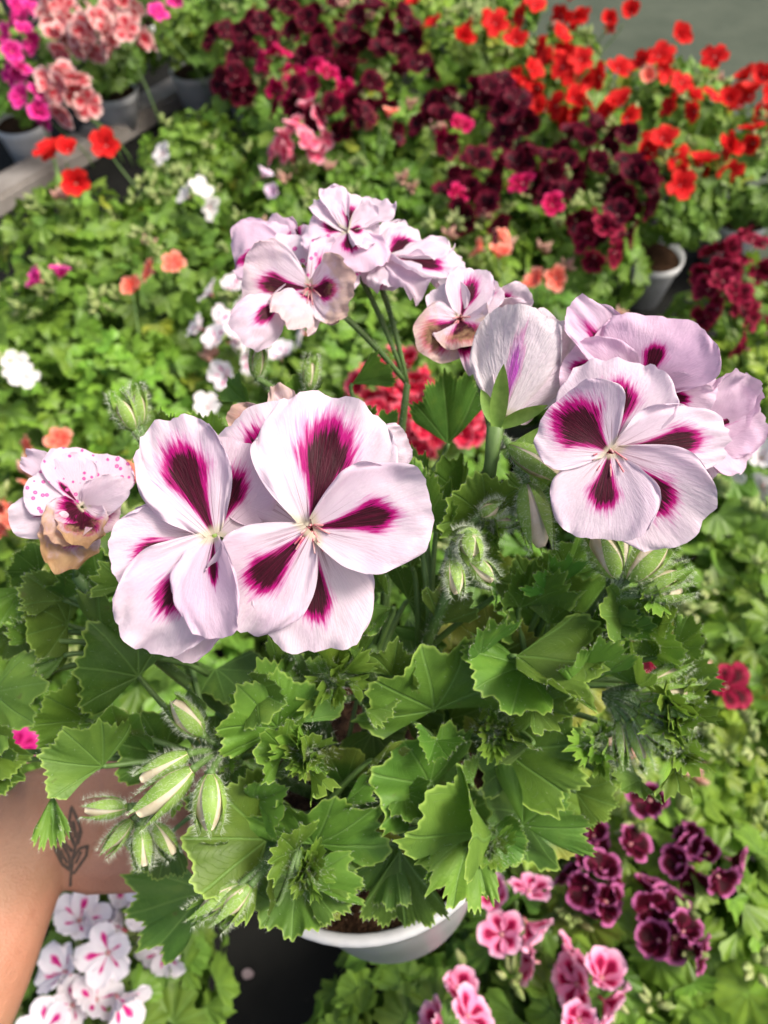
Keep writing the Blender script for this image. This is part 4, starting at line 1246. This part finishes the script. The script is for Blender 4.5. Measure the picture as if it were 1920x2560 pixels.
LG = (1.15, 1.10, .95); YG = (1.45, 1.25, 1.0); DG = (.8, .88, .85); MG = (1, 1, 1)
PL = [
    (190, 2420, 'geranium with white pink-spotted flowers beside the forearm', dict(tint=MG, buds=7, rx=.13, n=105)),
    (1340, 2440, 'geranium with pale rose flowers with dark centres, just below the white pot', dict(tint=MG, buds=6)),
    (1690, 2220, 'geranium with dark plum flowers edged in pink, lower right of the white pot', dict(tint=LG, buds=5)),
    (1080, 2650, 'leafy green geranium without flowers at the bottom edge, right of the dark bare ground', dict(tint=MG, rx=.11, n=85)),
    (1960, 2480, 'geranium with broad round scalloped leaves in the bottom right corner', dict(leaf='zonal', tint=LG, size=.034, n=80)),
    (1790, 1840, 'pale yellowish green geranium above the plum flowers at the right edge', dict(leaf='angel', tint=YG, size=.021, n=150, buds=12)),
    (1500, 2010, 'leafy green geranium half hidden behind the right side of the held plant', dict(tint=LG)),
    (1960, 1560, 'curly leaved light green geranium at the right edge below the white flowers', dict(leaf='angel', tint=LG, size=.022, n=150)),
    (1690, 1480, 'green geranium directly behind the hairy buds on the right of the held plant', dict(tint=MG)),
    (1880, 1250, 'geranium with a bunch of white flowers at the right edge', dict(tint=DG)),
    (1560, 1180, 'dark green geranium hidden behind the large right hand flower head', dict(tint=DG)),
    (1790, 1000, 'dark leafy geranium above the white flowers near the right edge', dict(tint=DG)),
    (20, 1720, 'geranium with small magenta buds above the forearm at the left edge', dict(tint=LG, buds=6)),
    (330, 1650, 'shaded green geranium under the left part of the held plant', dict(tint=MG)),
    (60, 1290, 'geranium with small orange red flowers at the left edge beside the fading flower', dict(tint=LG)),
    (370, 1240, 'green geranium just behind the front left flower', dict(tint=MG)),
    (330, 940, 'lush bright green small leaved geranium left of the white wine-spotted flowers', dict(leaf='angel', tint=(1.1, 1.2, .9), size=.022, n=170, buds=0)),
    (20, 960, 'geranium with two plain white flowers at the left edge', dict(tint=LG)),
    (640, 920, 'geranium with white wine-spotted flowers behind the top flower head', dict(tint=MG)),
    (1020, 1110, 'geranium covered in cherry red flowers, seen between the flower heads', dict(tint=MG)),
    (870, 800, 'green geranium seen between the stems under the top flower head', dict(tint=MG)),
    (760, 1330, 'green geranium hidden behind the two big front flowers', dict(tint=MG)),
    (1180, 1400, 'green geranium hidden behind the middle of the held plant', dict(tint=DG)),
    (110, 740, 'geranium with one magenta flower and many pinkish buds on the left', dict(tint=LG, buds=12)),
    (370, 650, 'geranium with a single orange red flower above the lush small leaved one', dict(tint=MG)),
    (600, 640, 'plain green geranium left of the top flower head', dict(tint=DG)),
    (150, 535, 'geranium with red flowers in front of the concrete kerb', dict(tint=LG, rx=.12)),
    (410, 480, 'geranium with white flowers and cream buds above the top flower head', dict(tint=LG, buds=14)),
    (475, 310, 'bright green dome shaped geranium beside the concrete kerb', dict(leaf='angel', tint=LG, size=.022, n=130, buds=2, rx=.105, rz=.10)),
    (690, 490, 'geranium with two small pale lilac flowers right of the white flowered one', dict(tint=LG, buds=8)),
    (745, 370, 'geranium with a salmon pink flower bunch below the dark maroon mass', dict(tint=LG, buds=8)),
    (930, 420, 'bright green geranium without flowers right of the salmon pink bunch', dict(leaf='angel', tint=(1.1, 1.15, .9), size=.023, n=150)),
    (1150, 610, 'geranium with coral flowers right of the top flower head', dict(tint=LG, buds=8)),
    (1110, 800, 'green geranium behind the fading flowers of the held plant', dict(tint=MG)),
    (1350, 790, 'green geranium below the coral flowers, without bloom', dict(tint=DG)),
    (1600, 890, 'broad leaved dark green geranium above the right flower head', dict(tint=(.85, 1, .85), size=.031, n=90)),
    (670, 120, 'dark maroon geranium leftmost in the maroon mass', dict(tint=MG, buds=8)),
    (880, 80, 'dark maroon geranium at the top edge, left of the red ones', dict(tint=MG, buds=10)),
    (740, 230, 'maroon geranium with crimson blooms above the salmon pink bunch', dict(tint=MG, buds=6)),
    (960, 240, 'maroon geranium in the middle of the maroon mass, left of its centre', dict(tint=LG, buds=8)),
    (1160, 300, 'maroon geranium in the very centre of the maroon mass', dict(tint=LG, buds=8)),
    (1220, 480, 'maroon geranium in front of the mass, above the coral flowers', dict(tint=LG, buds=6)),
    (1460, 460, 'maroon geranium next to the round red flower heads', dict(tint=MG, buds=8)),
    (1470, 585, 'maroon geranium nearest the grey pots on the right', dict(tint=LG, buds=5, rx=.115, n=90)),
    (1190, 90, 'red geranium with many pale buds, leftmost of the red ones', dict(tint=YG, buds=18)),
    (1390, 130, 'red geranium with the densest bloom at the top edge', dict(tint=LG, buds=8)),
    (1480, 270, 'red geranium between the maroon mass and the bare path', dict(tint=LG, buds=8)),
    (1700, 200, 'red geranium standing against the bare path', dict(tint=LG, buds=10)),
    (1710, 400, 'red geranium with two big round heads above the grey pots', dict(tint=MG, buds=6, zc=.225, rz=.10, rx=.125)),
    (1930, 340, 'red geranium cut by the right edge of the picture', dict(tint=MG, buds=5)),
    (1930, 730, 'wine red geranium at the right edge beside the grey pots', dict(tint=LG, buds=8)),
    (1960, 900, 'wine red geranium with a single low bloom at the right edge', dict(tint=YG, buds=6)),
    (225, 35, 'geranium with big salmon and white flower heads in the top left corner', dict(tint=DG, buds=5)),
    (-25, 110, 'magenta geranium at the left edge of the top left corner', dict(tint=DG)),
    (450, -15, 'green geranium with one magenta flower right of the salmon heads', dict(tint=LG, size=.024)),
    (820, -70, 'green geranium cut by the top edge behind the dark maroon ones', dict(tint=MG, buds=4)),
    (1030, -60, 'pale green geranium with buds cut by the top edge, left of the red ones', dict(tint=YG, buds=12)),
    (1240, -70, 'green geranium behind the leftmost red one at the top edge', dict(tint=LG, buds=8)),
    (300, -130, 'green geranium behind the salmon flower heads at the top edge', dict(tint=DG)),
    (590, 0, 'green geranium between the maroon mass and the top edge', dict(tint=MG)),
]
for (x, y, lab, kw) in PL: bg_plant(x, y, lab, **kw)

def head(x, y, kind, n=5, spread=.035, z=.335, scale=1.0, flat=.55):
    c = G(x, y, z)
    root, pc, zc, rz = min(PLANTS, key=lambda q: (V3((q[1].x, q[1].y, 0)) - V3((c.x, c.y, 0))).length)
    to = (CAM - c).normalized()
    axis = (V3((0, 0, 1)) * .55 + to * .6).normalized()
    a = axis.orthogonal().normalized(); b = axis.cross(a)
    base = c - axis * .02
    hv = V3((pc.x - c.x, pc.y - c.y, 0)); hv = hv * min(1, .07 / max(hv.length, 1e-6))
    st = V3((c.x + hv.x, c.y + hv.y, .20))
    pts = [bez(st, st + V3((0, 0, .06)), base - V3((0, 0, .03)), base, i / 7) - pc for i in range(8)]
    v, f = tube_data(pts, .0016, 6); link('stem', mesh('stem', v, f), root, M_STEM)
    for i in range(n):
        if n == 1: dv = axis
        else:
            el = math.acos(1 - (i + .5) / n * .85) ; az = i * 2.39996 + BGR.uniform(-.4, .4)
            dv = axis * cos(el) + (a * cos(az) + b * sin(az)) * sin(el)
        p = c + (dv - axis) * spread + V3((BGR.gauss(0, .003), BGR.gauss(0, .003), BGR.gauss(0, .003)))
        bg_flower(root, pc, p, dv + V3((BGR.gauss(0, .38), BGR.gauss(0, .38), .1)), kind, scale)
HEADS = [
    # bottom
    (190, 2295, 'spotted', 1), (285, 2240, 'spotted', 2), (365, 2320, 'spotted', 3), (230, 2440, 'spotted', 4), (235, 2535, 'spotted', 3), (350, 2175, 'spotted', 1), (110, 2570, 'spotted', 1),
    (1295, 2250, 'rose', 3), (1270, 2335, 'rose', 1), (1400, 2400, 'rose', 2), (1480, 2465, 'rose', 3), (1430, 2560, 'rose', 1), (1150, 2470, 'rose', 1), (1160, 2585, 'rose', 2),
    (1490, 2215, 'plum', 7), (1465, 2110, 'plum', 3), (1585, 2095, 'plum', 1), (1620, 2000, 'plum', 1), (1760, 2145, 'plum', 7), (1660, 2275, 'plum', 5), (1690, 2350, 'plum', 3),
    (30, 1900, 'magenta', 2), (1810, 1725, 'wine', 1), (1620, 1640, 'wine', 1), (1880, 1165, 'white', 4),
    (120, 1120, 'coral', 2), (55, 1240, 'coral', 2), (25, 1335, 'coral', 2), (345, 1185, 'coral', 1),
    (65, 935, 'white', 1), (40, 905, 'white', 1),
    (560, 735, 'spotted', 3), (540, 820, 'spotted', 3), (580, 860, 'spotted', 3), (565, 945, 'spotted', 1), (600, 1050, 'spotted', 1), (790, 815, 'spotted', 2), (705, 905, 'spotted', 1), (515, 1010, 'white', 1),
    (940, 950, 'cherry', 7), (1010, 930, 'cherry', 6), (970, 1030, 'cherry', 7), (1060, 1010, 'cherry', 6), (1110, 1060, 'cherry', 5), (1020, 1090, 'cherry', 6), (1150, 1040, 'cherry', 4),
    (128, 705, 'magenta', 2), (405, 665, 'coral', 2), (325, 722, 'coral', 1), 
    (160, 390, 'red', 3), (268, 360, 'red', 2), (195, 465, 'red', 1), (120, 365, 'red', 1),
    (410, 385, 'white', 1), (495, 490, 'white', 3), (690, 475, 'lilac', 1), (655, 440, 'lilac', 1),
    (745, 345, 'pink', 5), (780, 300, 'pink', 4), (715, 370, 'pink', 2), (760, 370, 'pink', 2), (970, 300, 'coral', 2),
    (1235, 605, 'coral', 2), (1345, 705, 'coral', 1), (1380, 700, 'coral', 1), (1250, 640, 'coral', 1),
    # maroon mass
    (560, 95, 'maroon', 4), (640, 70, 'maroon', 5), (700, 30, 'maroon', 5), (620, 140, 'maroon', 3), (760, 70, 'maroon', 6), (830, 20, 'maroon', 5), (850, 100, 'maroon', 5), (930, 40, 'maroon', 6), (1000, 60, 'maroon', 5), (980, 130, 'maroon', 6), (1040, 170, 'maroon', 4),
    (580, 195, 'maroon', 3), (690, 150, 'crimson', 4), (730, 200, 'crimson', 4), (660, 175, 'crimson', 1), (820, 200, 'crimson', 4), (740, 250, 'crimson', 3), (790, 150, 'maroon', 4), (880, 180, 'maroon', 5), (920, 240, 'maroon', 5), (950, 290, 'maroon', 4), (820, 285, 'maroon', 3), (720, 230, 'maroon', 3), (900, 310, 'maroon', 2),
    (1120, 260, 'maroon', 5), (1090, 320, 'maroon', 4), (1140, 335, 'crimson', 2), (1210, 250, 'maroon', 5), (1290, 270, 'maroon', 5), (1290, 330, 'maroon', 4), (1240, 215, 'maroon', 3),
    (1180, 430, 'maroon', 5), (1160, 480, 'maroon', 5), (1200, 540, 'maroon', 4), (1290, 430, 'maroon', 5), (1300, 460, 'crimson', 1), (1340, 400, 'maroon', 3), (1140, 490, 'crimson', 1),
    (1400, 430, 'maroon', 5), (1440, 370, 'maroon', 4), (1490, 430, 'maroon', 5), (1410, 500, 'maroon', 5), (1580, 450, 'maroon', 7), (1560, 360, 'maroon', 4), (1480, 330, 'maroon', 3), (1600, 480, 'maroon', 3), (1380, 520, 'crimson', 1),
    (1500, 590, 'wine', 6), (1530, 560, 'maroon', 3),
    # red mass
    (1085, 55, 'red', 1), (1150, 95, 'red', 1), (1200, 70, 'red', 3), (1235, 55, 'red', 2), (1285, 105, 'red', 1), (1330, 35, 'red', 3), (1420, 15, 'red', 4), (1440, 45, 'red', 3), (1520, 55, 'red', 2), (1560, 45, 'red', 3), (1385, 105, 'red', 5), (1400, 150, 'red', 5), (1440, 165, 'red', 4), (1320, 190, 'red', 4), (1300, 215, 'red', 2), (1530, 180, 'red', 3),
    (1420, 250, 'red', 4), (1450, 265, 'red', 3), (1545, 275, 'red', 4), (1360, 280, 'red', 1), (1630, 155, 'red', 4), (1695, 92, 'red', 2), (1615, 190, 'coral', 1), (1700, 210, 'red', 2), (1720, 250, 'red', 3), (1770, 255, 'red', 3), (1820, 250, 'red', 1),
    (1650, 370, 'red', 8), (1800, 400, 'red', 5), (1750, 420, 'red', 3), (1700, 468, 'red', 2), (1790, 145, 'red', 1), (910, 2, 'red', 1), (1040, 2, 'red', 1),
    (1890, 215, 'red', 6), (1870, 250, 'red', 4), (1905, 330, 'red', 5), (1865, 345, 'red', 3),
    (1800, 650, 'wine', 4), (1870, 630, 'wine', 5), (1810, 720, 'wine', 5), (1830, 760, 'wine', 3), (1905, 840, 'wine', 2),
    # top left
    (150, 30, 'salmon', 8), (230, 65, 'salmon', 10), (310, 80, 'salmon', 7), (160, 85, 'salmon', 6), (290, 20, 'salmon', 6), (150, 200, 'salmon', 6), (180, 225, 'salmon', 5),
    (25, 25, 'magenta', 4), (45, 80, 'magenta', 3), (15, 140, 'magenta', 3), (45, 180, 'magenta', 2), (78, 245, 'magenta', 3), (65, 30, 'magenta', 2), (395, 38, 'magenta', 1), (442, 2, 'magenta', 1), (100, 285, 'magenta', 1),
]
for h in HEADS:
    x, y, kind, n = h
    if kind == 'red': n = max(1, round(n * .65))
    if kind == 'maroon': n = max(1, round(n * .9))
    sp = {1: .0, 2: .022, 3: .024}.get(n, .028 + .001 * n)
    if kind == 'plum': sp *= .62
    if kind in ('rose', 'cherry'): sp *= .75
    head(x, y, kind, n, sp, scale={'red': 1.0, 'coral': .82, 'lilac': .75, 'white': .88, 'spotted': .92, 'maroon': 1.06, 'cherry': 1.15, 'salmon': 1.12, 'rose': .98, 'plum': .90}.get(kind, 1.0) * BGR.uniform(.9, 1.08), z=.33 + BGR.uniform(-.012, .02) + (.02 if kind == 'salmon' else 0))

# a few fallen petals on the ground mat and on the held plant's leaves
FPm = [plain('fallen_petal_white', (.30, .24, .24), (.22, .15, .16), 60, .6, .2)]
for i, (x, y) in enumerate(((605, 2435), (462, 2405))):
    p = G(x, y, .006)
    o = link('fallen_petal', petal_mesh(.014 if i == 0 else .006, .012 if i == 0 else .005, i * 17, blotch=NOB, nu=9, nv=7, ruf=.2), None, FPm[0],
             label=('larger of the two withered petals lying on the dark ground mat', 'tiny withered petal on the dark ground mat near the white flowers')[i], category='petal', group='fallen petals on the ground mat')
    place(o, p, p + V3((cos(i * 2.), sin(i * 2.), .1)), V3((0, 0, 1)))
